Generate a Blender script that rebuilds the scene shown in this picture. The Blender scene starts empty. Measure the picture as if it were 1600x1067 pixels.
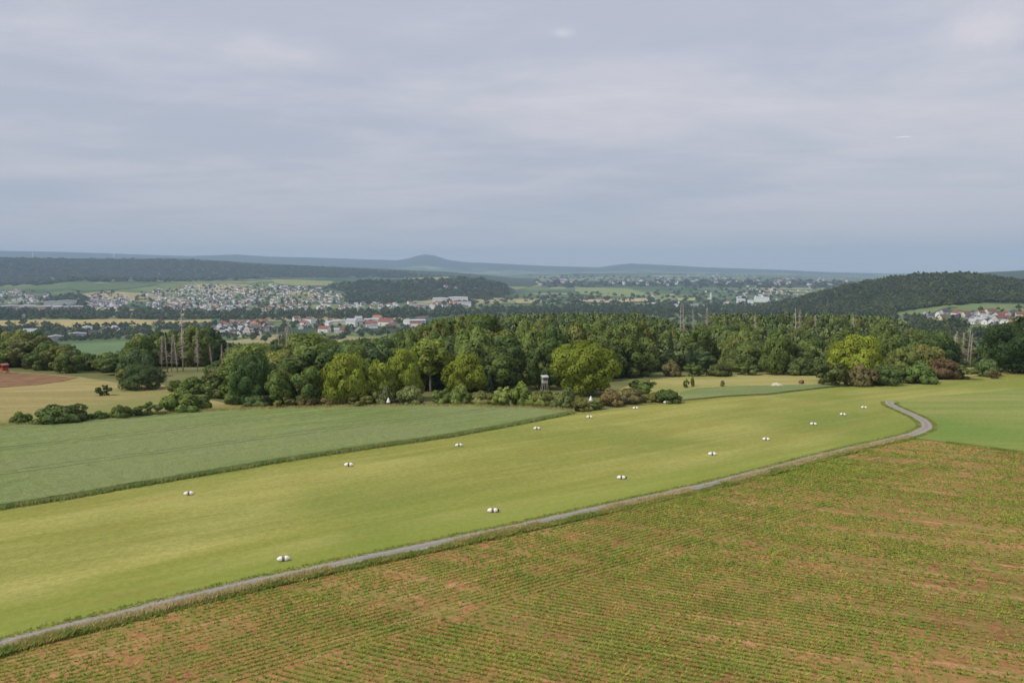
import bpy, math, random
import numpy as np
from mathutils import Vector, Matrix
from mathutils.geometry import delaunay_2d_cdt

sc = bpy.context.scene
C = sc.collection
R = math.radians
rng = np.random.default_rng(7)
random.seed(7)

# ------------------------------------------------------------------ camera
FPX = 1256.0                       # focal length in pixels of the 1600 px wide photograph
CAMZ = 27.0
PITCH = math.atan((533.5 - 418.0) / FPX)
cam_d = bpy.data.cameras.new('camera')
cam_d.sensor_width = 36.0
cam_d.lens = FPX / 1600 * 36
cam_d.clip_start = 0.5
cam_d.clip_end = 80000
cam = bpy.data.objects.new('camera', cam_d)
C.objects.link(cam)
cam.location = (0, 0, CAMZ)
cam.rotation_euler = (math.pi / 2 - PITCH, 0, 0)
sc.camera = cam

# ------------------------------------------------------------------ sky
SUN_EL, SUN_AZ = 46.0, -118.0       # degrees; azimuth measured from the view direction (+Y) towards +X
world = bpy.data.worlds.new('World')
sc.world = world
world.use_nodes = True
nt = world.node_tree
for n in list(nt.nodes): nt.nodes.remove(n)
def N(t, typ, **kw):
    n = t.nodes.new(typ)
    for k, v in kw.items(): setattr(n, k, v)
    return n
def math_node(t, op, a, b=None, clamp=False):
    n = N(t, 'ShaderNodeMath', operation=op, use_clamp=clamp)
    for i, v in enumerate((a, b)):
        if v is None: continue
        if isinstance(v, (int, float)): n.inputs[i].default_value = v
        else: t.links.new(v, n.inputs[i])
    return n.outputs[0]
def mixc(t, fac, a, b, blend='MIX'):
    n = N(t, 'ShaderNodeMix', data_type='RGBA', blend_type=blend)
    for i, v in ((0, fac), (6, a), (7, b)):
        if isinstance(v, (int, float)): n.inputs[i].default_value = v
        elif isinstance(v, tuple): n.inputs[i].default_value = (*v[:3], 1)
        else: t.links.new(v, n.inputs[i])
    return n.outputs[2]
def maprange(t, v, a, b, c=0.0, d=1.0, smooth=True):
    n = N(t, 'ShaderNodeMapRange', interpolation_type='SMOOTHSTEP' if smooth else 'LINEAR')
    t.links.new(v, n.inputs[0])
    for i, x in enumerate((a, b, c, d)): n.inputs[i + 1].default_value = x
    return n.outputs[0]
def noise(t, vec, scale, detail=4, rough=0.55, dist=0.0):
    n = N(t, 'ShaderNodeTexNoise')
    n.inputs['Scale'].default_value = scale
    n.inputs['Detail'].default_value = detail
    n.inputs['Roughness'].default_value = rough
    n.inputs['Distortion'].default_value = dist
    if vec is not None: t.links.new(vec, n.inputs['Vector'])
    return n.outputs['Fac']

SKY_STRENGTH = 0.1
sky = N(nt, 'ShaderNodeTexSky', sky_type='NISHITA')
sky.sun_disc = False
sky.sun_elevation = R(SUN_EL)
sky.sun_rotation = R(SUN_AZ)
sky.air_density = 1.2
sky.dust_density = 2.0
tc = N(nt, 'ShaderNodeTexCoord')
sep = N(nt, 'ShaderNodeSeparateXYZ'); nt.links.new(tc.outputs['Generated'], sep.inputs[0])
zz = math_node(nt, 'MAXIMUM', sep.outputs[2], 0.0)
den = math_node(nt, 'ADD', zz, 0.10)
cx = math_node(nt, 'DIVIDE', sep.outputs[0], den)
cy = math_node(nt, 'DIVIDE', sep.outputs[1], den)
comb = N(nt, 'ShaderNodeCombineXYZ'); nt.links.new(cx, comb.inputs[0]); nt.links.new(cy, comb.inputs[1])
mp = N(nt, 'ShaderNodeMapping'); mp.inputs['Rotation'].default_value = (0, 0, R(18)); mp.inputs['Scale'].default_value = (0.7, 1.0, 1)
mp.inputs['Location'].default_value = (3.1, 1.7, 0)
nt.links.new(comb.outputs[0], mp.inputs[0])
c1 = noise(nt, mp.outputs[0], 0.42, 6, 0.55, 0.5)
c2 = noise(nt, mp.outputs[0], 1.5, 6, 0.6, 0.3)
c3 = noise(nt, mp.outputs[0], 0.13, 3, 0.5, 0.0)
cm = math_node(nt, 'ADD', math_node(nt, 'MULTIPLY', c1, 0.42), math_node(nt, 'ADD', math_node(nt, 'MULTIPLY', c2, 0.25), math_node(nt, 'MULTIPLY', c3, 0.33)))
cf = maprange(nt, cm, 0.43, 0.58)
high = maprange(nt, zz, 0.0, 0.36)
def k(c): return tuple(v / SKY_STRENGTH for v in c)
low_c = mixc(nt, cf, k((0.455, 0.495, 0.585)), k((0.58, 0.575, 0.64)))
high_c = mixc(nt, cf, k((0.54, 0.56, 0.66)), k((0.82, 0.775, 0.81)))
cloud_c = mixc(nt, high, low_c, high_c)
cloud_c = mixc(nt, maprange(nt, zz, 0.075, 0.0), cloud_c, k((0.64, 0.62, 0.61)))
# two small brighter cumulus patches
def puff(az, el, width, gain):
    d = Vector((math.sin(R(az)) * math.cos(R(el)), math.cos(R(az)) * math.cos(R(el)), math.sin(R(el))))
    v = N(nt, 'ShaderNodeVectorMath', operation='SUBTRACT'); nt.links.new(tc.outputs['Generated'], v.inputs[0]); v.inputs[1].default_value = d
    s = N(nt, 'ShaderNodeVectorMath', operation='MULTIPLY'); nt.links.new(v.outputs[0], s.inputs[0]); s.inputs[1].default_value = (1, 1, 2.4)
    l = N(nt, 'ShaderNodeVectorMath', operation='LENGTH'); nt.links.new(s.outputs[0], l.inputs[0])
    nn = noise(nt, tc.outputs['Generated'], 22, 6, 0.6)
    e = math_node(nt, 'ADD', l.outputs['Value'], math_node(nt, 'MULTIPLY', nn, width * 1.3))
    return math_node(nt, 'MULTIPLY', maprange(nt, e, width * 1.55, width * 0.75), gain)
p1 = puff(30.0, 14.0, 0.085, 0.5)
p2 = puff(3.6, 15.7, 0.022, 0.5)
cloud_c = mixc(nt, p1, cloud_c, k((0.86, 0.80, 0.80)))
cloud_c = mixc(nt, p2, cloud_c, k((0.80, 0.80, 0.83)))
skyc = mixc(nt, 0.90, sky.outputs[0], cloud_c)
bg = N(nt, 'ShaderNodeBackground'); bg.inputs[1].default_value = SKY_STRENGTH
nt.links.new(skyc, bg.inputs[0])
wo = N(nt, 'ShaderNodeOutputWorld'); nt.links.new(bg.outputs[0], wo.inputs[0])

sun_d = bpy.data.lights.new('sun', 'SUN')
sun_d.energy = 2.65
sun_d.angle = R(1.5)
sun_d.color = (1.0, 0.95, 0.86)
sun = bpy.data.objects.new('sun', sun_d)
C.objects.link(sun)
sdir = Vector((math.sin(R(SUN_AZ)) * math.cos(R(SUN_EL)), math.cos(R(SUN_AZ)) * math.cos(R(SUN_EL)), math.sin(R(SUN_EL))))
sun.rotation_euler = (-sdir).to_track_quat('-Z', 'Y').to_euler()

sc.view_settings.view_transform = 'Standard'
sc.view_settings.look = 'None'
sc.view_settings.exposure = 0.0
sc.view_settings.gamma = 1.0
sc.view_settings.use_curve_mapping = False
sc.render.engine = 'CYCLES'
sc.cycles.use_denoising = True
sc.cycles.max_bounces = 5
sc.cycles.diffuse_bounces = 2
sc.cycles.glossy_bounces = 1
sc.cycles.transmission_bounces = 2
sc.cycles.volume_bounces = 1
sc.cycles.caustics_reflective = False
sc.cycles.caustics_refractive = False

# ------------------------------------------------------------------ object helpers
def tag(o, label=None, cat=None, group=None, kind=None):
    if label: o['label'] = label
    if cat: o['category'] = cat
    if group: o['group'] = group
    if kind: o['kind'] = kind
    return o
def link(name, data, parent=None, loc=None, rotz=None, scale=None, color=None):
    o = bpy.data.objects.new(name, data)
    C.objects.link(o)
    if parent: o.parent = parent
    if loc is not None: o.location = loc
    if rotz is not None: o.rotation_euler = (0, 0, rotz)
    if scale is not None: o.scale = scale
    if color is not None: o.color = (*color[:3], 1)
    return o
def mesh_np(name, verts, faces, mats=(), smooth=False, midx=None):
    """verts (n,3); faces (m,k) index array, or list of lists"""
    me = bpy.data.meshes.new(name)
    verts = np.asarray(verts, dtype=np.float32)
    if isinstance(faces, np.ndarray):
        m, kk = faces.shape
        me.vertices.add(len(verts)); me.vertices.foreach_set('co', verts.ravel())
        me.loops.add(m * kk); me.loops.foreach_set('vertex_index', faces.astype(np.int32).ravel())
        me.polygons.add(m)
        me.polygons.foreach_set('loop_start', np.arange(0, m * kk, kk, dtype=np.int32))
        me.polygons.foreach_set('loop_total', np.full(m, kk, dtype=np.int32))
        if midx is not None: me.polygons.foreach_set('material_index', np.asarray(midx, dtype=np.int32))
        me.update(calc_edges=True)
    else:
        me.from_pydata([tuple(v) for v in verts], [], faces)
        if midx is not None: me.polygons.foreach_set('material_index', np.asarray(midx, dtype=np.int32))
        me.update()
    me.polygons.foreach_set('use_smooth', np.full(len(me.polygons), smooth, dtype=bool))
    for m_ in mats: me.materials.append(m_)
    return me
class MB:
    """collects boxes, prisms and tapered tubes into one mesh"""
    def __init__(s): s.v, s.f, s.m = [], [], []
    def add(s, v, f, m=0):
        b = len(s.v); s.v += [tuple(p) for p in v]; s.f += [[i + b for i in q] for q in f]; s.m += [m] * len(f)
    def box(s, x0, x1, y0, y1, z0, z1, m=0):
        s.add([(x0,y0,z0),(x1,y0,z0),(x1,y1,z0),(x0,y1,z0),(x0,y0,z1),(x1,y0,z1),(x1,y1,z1),(x0,y1,z1)],
              [[3,2,1,0],[4,5,6,7],[0,1,5,4],[1,2,6,5],[2,3,7,6],[3,0,4,7]], m)
    def tube(s, pts, rad, n=6, m=0):
        rings = []
        v = []
        for i, p in enumerate(pts):
            p = Vector(p)
            a = Vector(pts[max(i - 1, 0)]); b = Vector(pts[min(i + 1, len(pts) - 1)])
            d = (b - a).normalized()
            u = d.orthogonal().normalized(); w = d.cross(u)
            for q in range(n):
                t = 2 * math.pi * q / n
                v.append(p + (u * math.cos(t) + w * math.sin(t)) * rad[i])
        f = []
        for i in range(len(pts) - 1):
            for q in range(n):
                a, b = i * n + q, i * n + (q + 1) % n
                f.append([a, b, b + n, a + n])
        f.append(list(range(n))[::-1]); f.append([(len(pts) - 1) * n + q for q in range(n)])
        s.add(v, f, m)
    def mesh(s, name, mats, smooth=False):
        return mesh_np(name, s.v, s.f, mats, smooth, s.m)

# ------------------------------------------------------------------ noise in numpy
def vnoise(x, y, seed=0):
    xi = np.floor(x).astype(np.int64); yi = np.floor(y).astype(np.int64)
    fx = x - xi; fy = y - yi
    fx = fx * fx * (3 - 2 * fx); fy = fy * fy * (3 - 2 * fy)
    def h(a, b):
        n = (a * 374761393 + b * 668265263 + seed * 974711) & 0x7fffffff
        n = ((n ^ (n >> 13)) * 1274126177) & 0x7fffffff
        return ((n ^ (n >> 16)) & 0xffff) / 65535.0
    return (h(xi, yi) * (1 - fx) + h(xi + 1, yi) * fx) * (1 - fy) + (h(xi, yi + 1) * (1 - fx) + h(xi + 1, yi + 1) * fx) * fy
def fbm(x, y, seed=0, o=4):
    s = 0; a = 0.5
    for i in range(o):
        s = s + a * (vnoise(x, y, seed + i) - 0.5); x = x * 2.03; y = y * 2.03; a *= 0.5
    return s
def smooth(x, a, b):
    t = np.clip((x - a) / (b - a), 0, 1)
    return t * t * (3 - 2 * t)

# ------------------------------------------------------------------ terrain
cp, sp = math.cos(PITCH), math.sin(PITCH)
def ray(px, py):
    a = (px - 800) / FPX; b = (533.5 - py) / FPX
    return np.array([a, cp + b * sp, -sp + b * cp])
def u_of(x, y):
    az = np.clip(np.arctan2(x, y), -0.8, 0.8)
    return 800 + FPX * np.tan(az) / cp
def table(u, pts):
    p = np.array(pts, dtype=float)
    return np.interp(u, p[:, 0], p[:, 1])
def z_at(u, py, rr):
    """height of a point seen at image height py, at ground distance rr"""
    a = (u - 800) / FPX; b = (533.5 - py) / FPX
    dx, dy, dz = a, cp + b * sp, -sp + b * cp
    return CAMZ + dz / np.hypot(dx, dy) * rr
P_CENTRE = [(0,0),(80,0),(110,-0.25),(140,-1.0),(170,-2.0),(200,-3.2),(240,-5.2),(256,-6.0),(300,-12),(350,-18),(400,-19.5),(460,-18),(520,-17.5),(570,-19),(650,-27),(800,-48),(1200,-92),(1700,-112),(2300,-115),(30000,-115)]
P_LEFT   = [(0,0),(80,0),(110,-0.25),(140,-1.0),(170,-2.0),(200,-3.2),(240,-4.8),(264,-5.7),(300,-12),(350,-19),(400,-24),(500,-34),(650,-52),(800,-68),(1000,-82),(1200,-89),(1500,-101),(1800,-110),(2400,-114),(30000,-115)]
P_RIGHT  = [(0,0),(80,0),(110,-0.25),(140,-1.0),(170,-2.0),(200,-3.2),(240,-4.8),(264,-5.7),(300,-12),(350,-19),(420,-27),(550,-42),(700,-55),(900,-63),(1100,-63),(1250,-57),(1500,-50),(1750,-48),(2100,-60),(3000,-100),(30000,-115)]
T_A = [(-400,388),(0,392),(100,394),(200,397),(300,400),(370,397.5),(420,401),(480,402.5),(560,405),(620,407),(640,403.5),(652,399.5),(665,397.5),(680,399.5),(700,406),(730,410),(760,411),(850,415.5),(935,418),(965,413.5),(985,411.5),(1030,413.5),(1100,417.5),(1200,421),(1240,422.5),(1300,426),(1400,429),(1600,430),(2000,430)]
T_B = [(-400,398),(0,402),(100,403.5),(200,404.5),(260,403),(330,406.5),(400,411),(480,415),(560,418),(640,422),(700,425),(760,430),(820,437),(880,446),(2000,446)]
T_C = [(-400,440),(0,447),(60,443),(110,436),(300,438),(420,435),(520,436),(570,441),(640,440),(720,445),(800,462),(830,480),(2000,480)]
T_D = [(-400,470),(480,470),(515,450),(560,439),(620,437),(680,434),(740,433),(775,438),(800,452),(830,480),(2000,480)]
T_E = [(-400,500),(1150,502),(1185,488),(1230,475),(1270,463),(1320,451),(1380,440),(1430,434),(1470,432),(1520,433),(1545,436),(1575,441),(1620,445),(2000,447)]
T_F = [(-400,440),(1400,440),(1480,431),(1540,425.5),(1600,422.5),(1700,420),(2000,420)]
T_G = [(-400,440),(700,434),(850,429),(900,427),(1000,427),(1120,428),(1200,430),(1350,435),(1500,440),(2000,440)]
RIDGES = [(T_A,19000,3800,1),(T_B,8000,1500,1),(T_C,5200,1050,0.25),(T_D,4500,520,1),(T_E,2450,430,1),(T_F,6500,1000,1),(T_G,11500,2600,0.3)]
def terrain(x, y, want_forest=False):
    x = np.asarray(x, dtype=float); y = np.asarray(y, dtype=float)
    r = np.hypot(x, y); u = u_of(x, y)
    ca = np.cos(np.clip(np.arctan2(x, y), -0.8, 0.8))
    rq = r * (1 - (1 - ca) * (1 - smooth(r, 400, 1000)))      # the hilltop falls away in straight contours
    def prof(P):
        p = np.array(P); return np.interp(rq, p[:, 0], p[:, 1])
    wl = 1 - smooth(u, 520, 700); wr = smooth(u, 1370, 1500)
    z = prof(P_CENTRE) * (1 - wl) * (1 - wr) + prof(P_LEFT) * wl + prof(P_RIGHT) * wr * (1 - wl)
    forest = np.zeros_like(z)
    for T, D, W, fo in RIDGES:
        top = z_at(u, table(u, T), D)
        nz = fbm(x / (W * 0.5), y / (W * 0.5), int(D)) * 0.12 * D * 0.012
        shp = np.exp(-((r - D) / W) ** 2)
        if D > 18000: shp = np.where(r > D, np.maximum(shp, 0.8), shp)
        add = np.maximum(0, top + nz * 0.5 - z) * shp
        forest = np.maximum(forest, fo * np.clip(shp * 1.6 - 0.25, 0, 1) * (add > 3))
        z = z + add
    z = z + fbm(x / 28, y / 28, 3) * 0.35 * smooth(r, 60, 120) * (1 - smooth(r, 220, 260))
    z = z + fbm(x / 90, y / 90, 5) * 5.0 * smooth(rq, 265, 420)
    return (z, forest) if want_forest else z
RS = np.geomspace(30, 21500, 1500)
_cols = {}
def hit(px, py):
    """the ground point seen at (px, py) of the photograph: x, y, z, ground distance"""
    d = ray(px, py)
    hd = math.hypot(d[0], d[1])
    kx = int(round(px / 3.0))
    if kx not in _cols:
        e = ray(kx * 3.0, 430); eh = math.hypot(e[0], e[1])
        _cols[kx] = terrain(e[0] / eh * RS, e[1] / eh * RS)
    g = _cols[kx] - (CAMZ + d[2] / hd * RS)
    i = int(np.argmax(g > 0))
    if g[i] <= 0: return None
    if i == 0: i = 1
    t = g[i - 1] / (g[i - 1] - g[i])
    rr = RS[i - 1] + (RS[i] - RS[i - 1]) * t
    x, y = d[0] / hd * rr, d[1] / hd * rr
    return float(x), float(y), float(terrain(x, y)), float(rr)
def pix(x, y, z):
    dz = z - CAMZ
    dep = y * cp - dz * sp; up = y * sp + dz * cp
    return 800 + FPX * x / dep, 533.5 - FPX * up / dep

# ------------------------------------------------------------------ materials
def new_mat(name):
    m = bpy.data.materials.new(name); m.use_nodes = True
    t = m.node_tree
    for n in list(t.nodes): t.nodes.remove(n)
    out = N(t, 'ShaderNodeOutputMaterial')
    b = N(t, 'ShaderNodeBsdfPrincipled')
    b.inputs['Roughness'].default_value = 0.9
    b.inputs['Specular IOR Level'].default_value = 0.15
    t.links.new(b.outputs[0], out.inputs[0])
    return m, t, b, out
def setc(t, sock, c):
    if isinstance(c, tuple): sock.default_value = (*c[:3], 1)
    else: t.links.new(c, sock)
def geo_pos(t): return N(t, 'ShaderNodeNewGeometry').outputs['Position']
def mapped(t, vec, rot=0.0, scale=(1, 1, 1)):
    m1 = N(t, 'ShaderNodeMapping', vector_type='POINT'); m1.inputs['Rotation'].default_value = (0, 0, rot); t.links.new(vec, m1.inputs[0])
    m2 = N(t, 'ShaderNodeMapping', vector_type='POINT'); m2.inputs['Scale'].default_value = scale; t.links.new(m1.outputs[0], m2.inputs[0])
    return m2.outputs[0]
def bump(t, b, h, strength, dist):
    n = N(t, 'ShaderNodeBump'); n.inputs['Strength'].default_value = strength; n.inputs['Distance'].default_value = dist
    t.links.new(h, n.inputs['Height']); t.links.new(n.outputs[0], b.inputs['Normal'])
def plain(name, col, rough=0.7, var=0.12, scale=3.0, metal=0):
    m, t, b, o = new_mat(name)
    f = noise(t, geo_pos(t), scale, 5)
    c = mixc(t, maprange(t, f, 0.3, 0.7), tuple(v * (1 - var) for v in col), tuple(min(1, v * (1 + var)) for v in col))
    setc(t, b.inputs['Base Color'], c); b.inputs['Roughness'].default_value = rough; b.inputs['Metallic'].default_value = metal
    return m
def object_colour(name, rough=0.8, var=0.15, scale=0.6, translucent=0.0, tint=False):
    m, t, b, o = new_mat(name)
    oi = N(t, 'ShaderNodeObjectInfo')
    f = noise(t, geo_pos(t), scale, 4)
    c = mixc(t, 1.0, oi.outputs['Color'], mixc(t, maprange(t, f, 0.3, 0.7), (1 - var,) * 3, (1 + var,) * 3), 'MULTIPLY')
    if tint:
        at = N(t, 'ShaderNodeAttribute', attribute_name='tint')
        c = mixc(t, 1.0, c, at.outputs['Color'], 'MULTIPLY')
    setc(t, b.inputs['Base Color'], c); b.inputs['Roughness'].default_value = rough
    if translucent:
        tr = N(t, 'ShaderNodeBsdfTranslucent'); mx = N(t, 'ShaderNodeMixShader'); mx.inputs[0].default_value = translucent
        warm = mixc(t, 1.0, c, (1.3, 1.25, 0.6), 'MULTIPLY')
        t.links.new(warm, tr.inputs[0]); t.links.new(b.outputs[0], mx.inputs[1]); t.links.new(tr.outputs[0], mx.inputs[2]); t.links.new(mx.outputs[0], o.inputs[0])
    return m
M_LEAF = object_colour('leaf', 0.7, 0.22, 0.35, 0.34, True)
M_BARK = plain('bark', (0.11, 0.085, 0.065), 0.95, 0.3, 2.0)
M_PALEBARK = plain('pale_bark', (0.34, 0.31, 0.26), 0.9, 0.25, 2.0)
M_DEAD = plain('dead_wood', (0.46, 0.385, 0.325), 0.95, 0.3, 1.5)
def far_leaf(name, cols, translucent=0.15):
    m, t, b, o = new_mat(name)
    oi = N(t, 'ShaderNodeObjectInfo')
    cr = N(t, 'ShaderNodeValToRGB'); t.links.new(oi.outputs['Random'], cr.inputs[0])
    e = cr.color_ramp; e.interpolation = 'LINEAR'
    while len(e.elements) < len(cols): e.elements.new(0.5)
    for i, c in enumerate(cols):
        e.elements[i].position = i / (len(cols) - 1); e.elements[i].color = (*c, 1)
    f = noise(t, geo_pos(t), 0.02, 4)
    c = mixc(t, 1.0, cr.outputs[0], mixc(t, maprange(t, f, 0.3, 0.7), (0.8, 0.82, 0.85), (1.25, 1.2, 1.1)), 'MULTIPLY')
    at = N(t, 'ShaderNodeAttribute', attribute_name='tint')
    c = mixc(t, 1.0, c, at.outputs['Color'], 'MULTIPLY')
    setc(t, b.inputs['Base Color'], c)
    return m
M_FAR = far_leaf('wood_leaf', [(0.100,0.144,0.052),(0.145,0.188,0.058),(0.115,0.160,0.058),(0.160,0.194,0.066),(0.088,0.128,0.058),(0.134,0.168,0.064)])
M_HILL = far_leaf('hill_leaf', [(0.054,0.084,0.028),(0.092,0.120,0.036),(0.066,0.096,0.034),(0.112,0.124,0.050),(0.046,0.070,0.030)])

# ground: meadow near, field patchwork in the valley, woodland on the ridges
def ground_mat(name):
    m, t, b, o = new_mat(name)
    pos = geo_pos(t)
    warp = N(t, 'ShaderNodeTexNoise'); warp.inputs['Scale'].default_value = 0.0012; t.links.new(pos, warp.inputs['Vector'])
    add = N(t, 'ShaderNodeVectorMath', operation='MULTIPLY_ADD'); t.links.new(warp.outputs['Color'], add.inputs[0]); add.inputs[1].default_value = (260, 260, 0); t.links.new(pos, add.inputs[2])
    flat = N(t, 'ShaderNodeVectorMath', operation='MULTIPLY'); t.links.new(add.outputs[0], flat.inputs[0]); flat.inputs[1].default_value = (1, 1.0, 0)
    vec = mapped(t, flat.outputs[0], R(17), (1 / 330, 1 / 210, 0))
    vo = N(t, 'ShaderNodeTexVoronoi', feature='F1', distance='CHEBYCHEV'); vo.inputs['Scale'].default_value = 1.0; t.links.new(vec, vo.inputs['Vector'])
    s = N(t, 'ShaderNodeSeparateColor'); t.links.new(vo.outputs['Color'], s.inputs[0])
    cr = N(t, 'ShaderNodeValToRGB'); t.links.new(s.outputs[0], cr.inputs[0]); e = cr.color_ramp; e.interpolation = 'CONSTANT'
    pal = [(0.0,(0.10,0.15,0.045)),(0.22,(0.15,0.19,0.06)),(0.40,(0.060,0.095,0.03)),(0.58,(0.21,0.23,0.085)),(0.70,(0.08,0.13,0.05)),(0.84,(0.34,0.30,0.14)),(0.93,(0.045,0.075,0.025))]
    while len(e.elements) < len(pal): e.elements.new(0.5)
    for i, (p, c) in enumerate(pal): e.elements[i].position = p; e.elements[i].color = (*c, 1)
    n1 = noise(t, pos, 0.02, 5)
    patch = mixc(t, 1.0, cr.outputs[0], mixc(t, maprange(t, n1, 0.3, 0.7), (0.8,)*3, (1.2,)*3), 'MULTIPLY')
    # near the camera only grass and woodland floor
    n2 = noise(t, pos, 0.05, 5)
    near = mixc(t, maprange(t, n2, 0.35, 0.65), (0.13, 0.15, 0.045), (0.20, 0.19, 0.075))
    far_a = N(t, 'ShaderNodeAttribute', attribute_name='far')
    fo_a = N(t, 'ShaderNodeAttribute', attribute_name='forest')
    c = mixc(t, far_a.outputs['Fac'], near, patch)
    n3 = noise(t, pos, 0.012, 6, 0.65)
    wood = mixc(t, maprange(t, n3, 0.3, 0.7), (0.030, 0.048, 0.018), (0.058, 0.078, 0.030))
    n4 = noise(t, pos, 0.0011, 5, 0.6)
    fo = math_node(t, 'MULTIPLY', fo_a.outputs['Fac'], 1.0)
    fo = maprange(t, math_node(t, 'ADD', fo, math_node(t, 'MULTIPLY', math_node(t, 'SUBTRACT', n4, 0.5), 1.3)), 0.32, 0.40)
    c = mixc(t, fo, c, wood)
    setc(t, b.inputs['Base Color'], c)
    return m
M_GROUND = ground_mat('ground')

# ------------------------------------------------------------------ terrain meshes (polar grid)
fr = np.arange(-46, 46.01, 0.25); bk = np.arange(49, 314, 5.0)
ang = np.radians(np.concatenate([fr, bk]))
rads = np.concatenate([[1.0, 8, 16, 24], np.geomspace(32, 22000, 325)])
AA, RR = np.meshgrid(ang, rads)
GX, GY = np.sin(AA) * RR, np.cos(AA) * RR
GZ, GF = terrain(GX, GY, True)
na = len(ang)
def ring_mesh(name, i0, i1):
    sub = slice(i0, i1 + 1)
    v = np.stack([GX[sub].ravel(), GY[sub].ravel(), GZ[sub].ravel()], 1)
    nr = i1 + 1 - i0
    ii, jj = np.meshgrid(np.arange(nr - 1), np.arange(na), indexing='ij')
    j2 = (jj + 1) % na
    f = np.stack([ii * na + jj, (ii + 1) * na + jj, (ii + 1) * na + j2, ii * na + j2], -1).reshape(-1, 4)
    f = f[:, ::-1]
    if i0 == 0:
        v = np.vstack([v, [[0, 0, GZ[0, 0]]]])
    me = mesh_np(name, v, f, [M_GROUND], True)
    a = me.attributes.new('forest', 'FLOAT', 'POINT'); ff = np.zeros(len(v), np.float32); ff[:nr * na] = GF[sub].ravel(); a.data.foreach_set('value', ff)
    a = me.attributes.new('far', 'FLOAT', 'POINT'); ff = np.zeros(len(v), np.float32); ff[:nr * na] = smooth(RR[sub].ravel(), 600, 900); a.data.foreach_set('value', ff)
    return tag(link(name, me), kind='structure')
k1 = int(np.argmin(abs(rads - 700))); k2 = int(np.argmin(abs(rads - 3900)))
ring_mesh('ground', 0, k1); ring_mesh('valley_floor', k1, k2); ring_mesh('hills', k2, len(rads) - 1)

# ------------------------------------------------------------------ field sheets
def densify(P, step):
    out = []
    for i in range(len(P)):
        a, b = np.array(P[i]), np.array(P[(i + 1) % len(P)])
        n = max(1, int(np.hypot(*(b - a)) / step))
        for q in range(n): out.append(tuple(a + (b - a) * q / n))
    return out
def to_plan(pts):
    return [hit(*p)[:2] for p in pts]
def inside(P, x, y):
    P = np.array(P); r = np.zeros(np.shape(x), bool)
    j = len(P) - 1
    for i in range(len(P)):
        xi, yi, xj, yj = P[i][0], P[i][1], P[j][0], P[j][1]
        with np.errstate(divide='ignore', invalid='ignore'):
            r ^= ((yi > y) != (yj > y)) & (x < (xj - xi) * (y - yi) / (yj - yi + 1e-12) + xi)
        j = i
    return r
def sheet(name, plan, mat, step, off, rough=0.0, skirt=0.0, kind='structure'):
    B = densify(plan, step)
    xs = np.array([p[0] for p in B]); ys = np.array([p[1] for p in B])
    gx, gy = np.meshgrid(np.arange(xs.min(), xs.max(), step), np.arange(ys.min(), ys.max(), step))
    gx = gx.ravel(); gy = gy.ravel()
    gx = gx + rng.uniform(-.2, .2, len(gx)) * step; gy = gy + rng.uniform(-.2, .2, len(gy)) * step
    ins = inside(plan, gx, gy)
    pts = [Vector(p) for p in B] + [Vector((a, b)) for a, b in zip(gx[ins], gy[ins])]
    nb = len(B)
    ed = [(i, (i + 1) % nb) for i in range(nb)]
    v, e, f, *_ = delaunay_2d_cdt(pts, ed, [], 1, 1e-4)
    v = np.array([(p[0], p[1]) for p in v])
    rr = np.hypot(v[:, 0], v[:, 1])
    z = terrain(v[:, 0], v[:, 1]) + off
    if rough: z = z + rng.normal(0, rough, len(z))
    V = np.column_stack([v, z])
    F = np.array(f)
    # face up
    a, b_, c_ = V[F[:, 0]], V[F[:, 1]], V[F[:, 2]]
    nz = np.cross(b_ - a, c_ - a)[:, 2]
    F[nz < 0] = F[nz < 0][:, ::-1]
    if skirt:
        n0 = len(V)
        bb = np.array(B)
        zt = terrain(bb[:, 0], bb[:, 1]) + off
        V = np.vstack([V, np.column_stack([bb, zt]), np.column_stack([bb, zt - skirt])])
        q = np.arange(nb); q2 = (q + 1) % nb
        F = np.vstack([F, np.stack([n0 + q, n0 + q2, n0 + nb + q2], 1), np.stack([n0 + q, n0 + nb + q2, n0 + nb + q], 1)])
    me = mesh_np(name, V, F, [mat], False)
    return tag(link(name, me), kind=kind)

PATH_PX = [(-260,1093),(-150,1057),(-60,1030),(0,1010),(100,983),(200,959),(300,935),(400,911),(500,889),(600,868),(700,847),(800,826),(900,804),(1000,782),(1100,760),(1200,735.5),(1300,709),(1350,697),(1400,686),(1430,678),(1448,669),(1446,661),(1432,652),(1412,643),(1396,636),(1388,631),(1391,628)]
path_c = to_plan(PATH_PX)
def spline(P, n):
    P = np.array(P); L = np.concatenate([[0], np.cumsum(np.hypot(*(np.diff(P, axis=0)).T))])
    s = np.linspace(0, L[-1], n)
    q = np.column_stack([np.interp(s, L, P[:, 0]), np.interp(s, L, P[:, 1])])
    for _ in range(3):
        q[1:-1] = (q[:-2] + 2 * q[1:-1] + q[2:]) / 4
    return q
pc = spline(path_c, 260)
pt = np.gradient(pc, axis=0); pt /= np.hypot(pt[:, 0], pt[:, 1])[:, None]
pn = np.column_stack([pt[:, 1], -pt[:, 0]])      # to the right of travel = towards the camera
RUN_DIR = pc[150] - pc[20]; RUN_DIR = RUN_DIR / np.hypot(*RUN_DIR)
RUN_ANG = math.atan2(RUN_DIR[1], RUN_DIR[0])

def along(t, ang, scale):
    """coordinates turned so that x runs along the given direction"""
    return mapped(t, geo_pos(t), -ang, scale)

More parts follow.
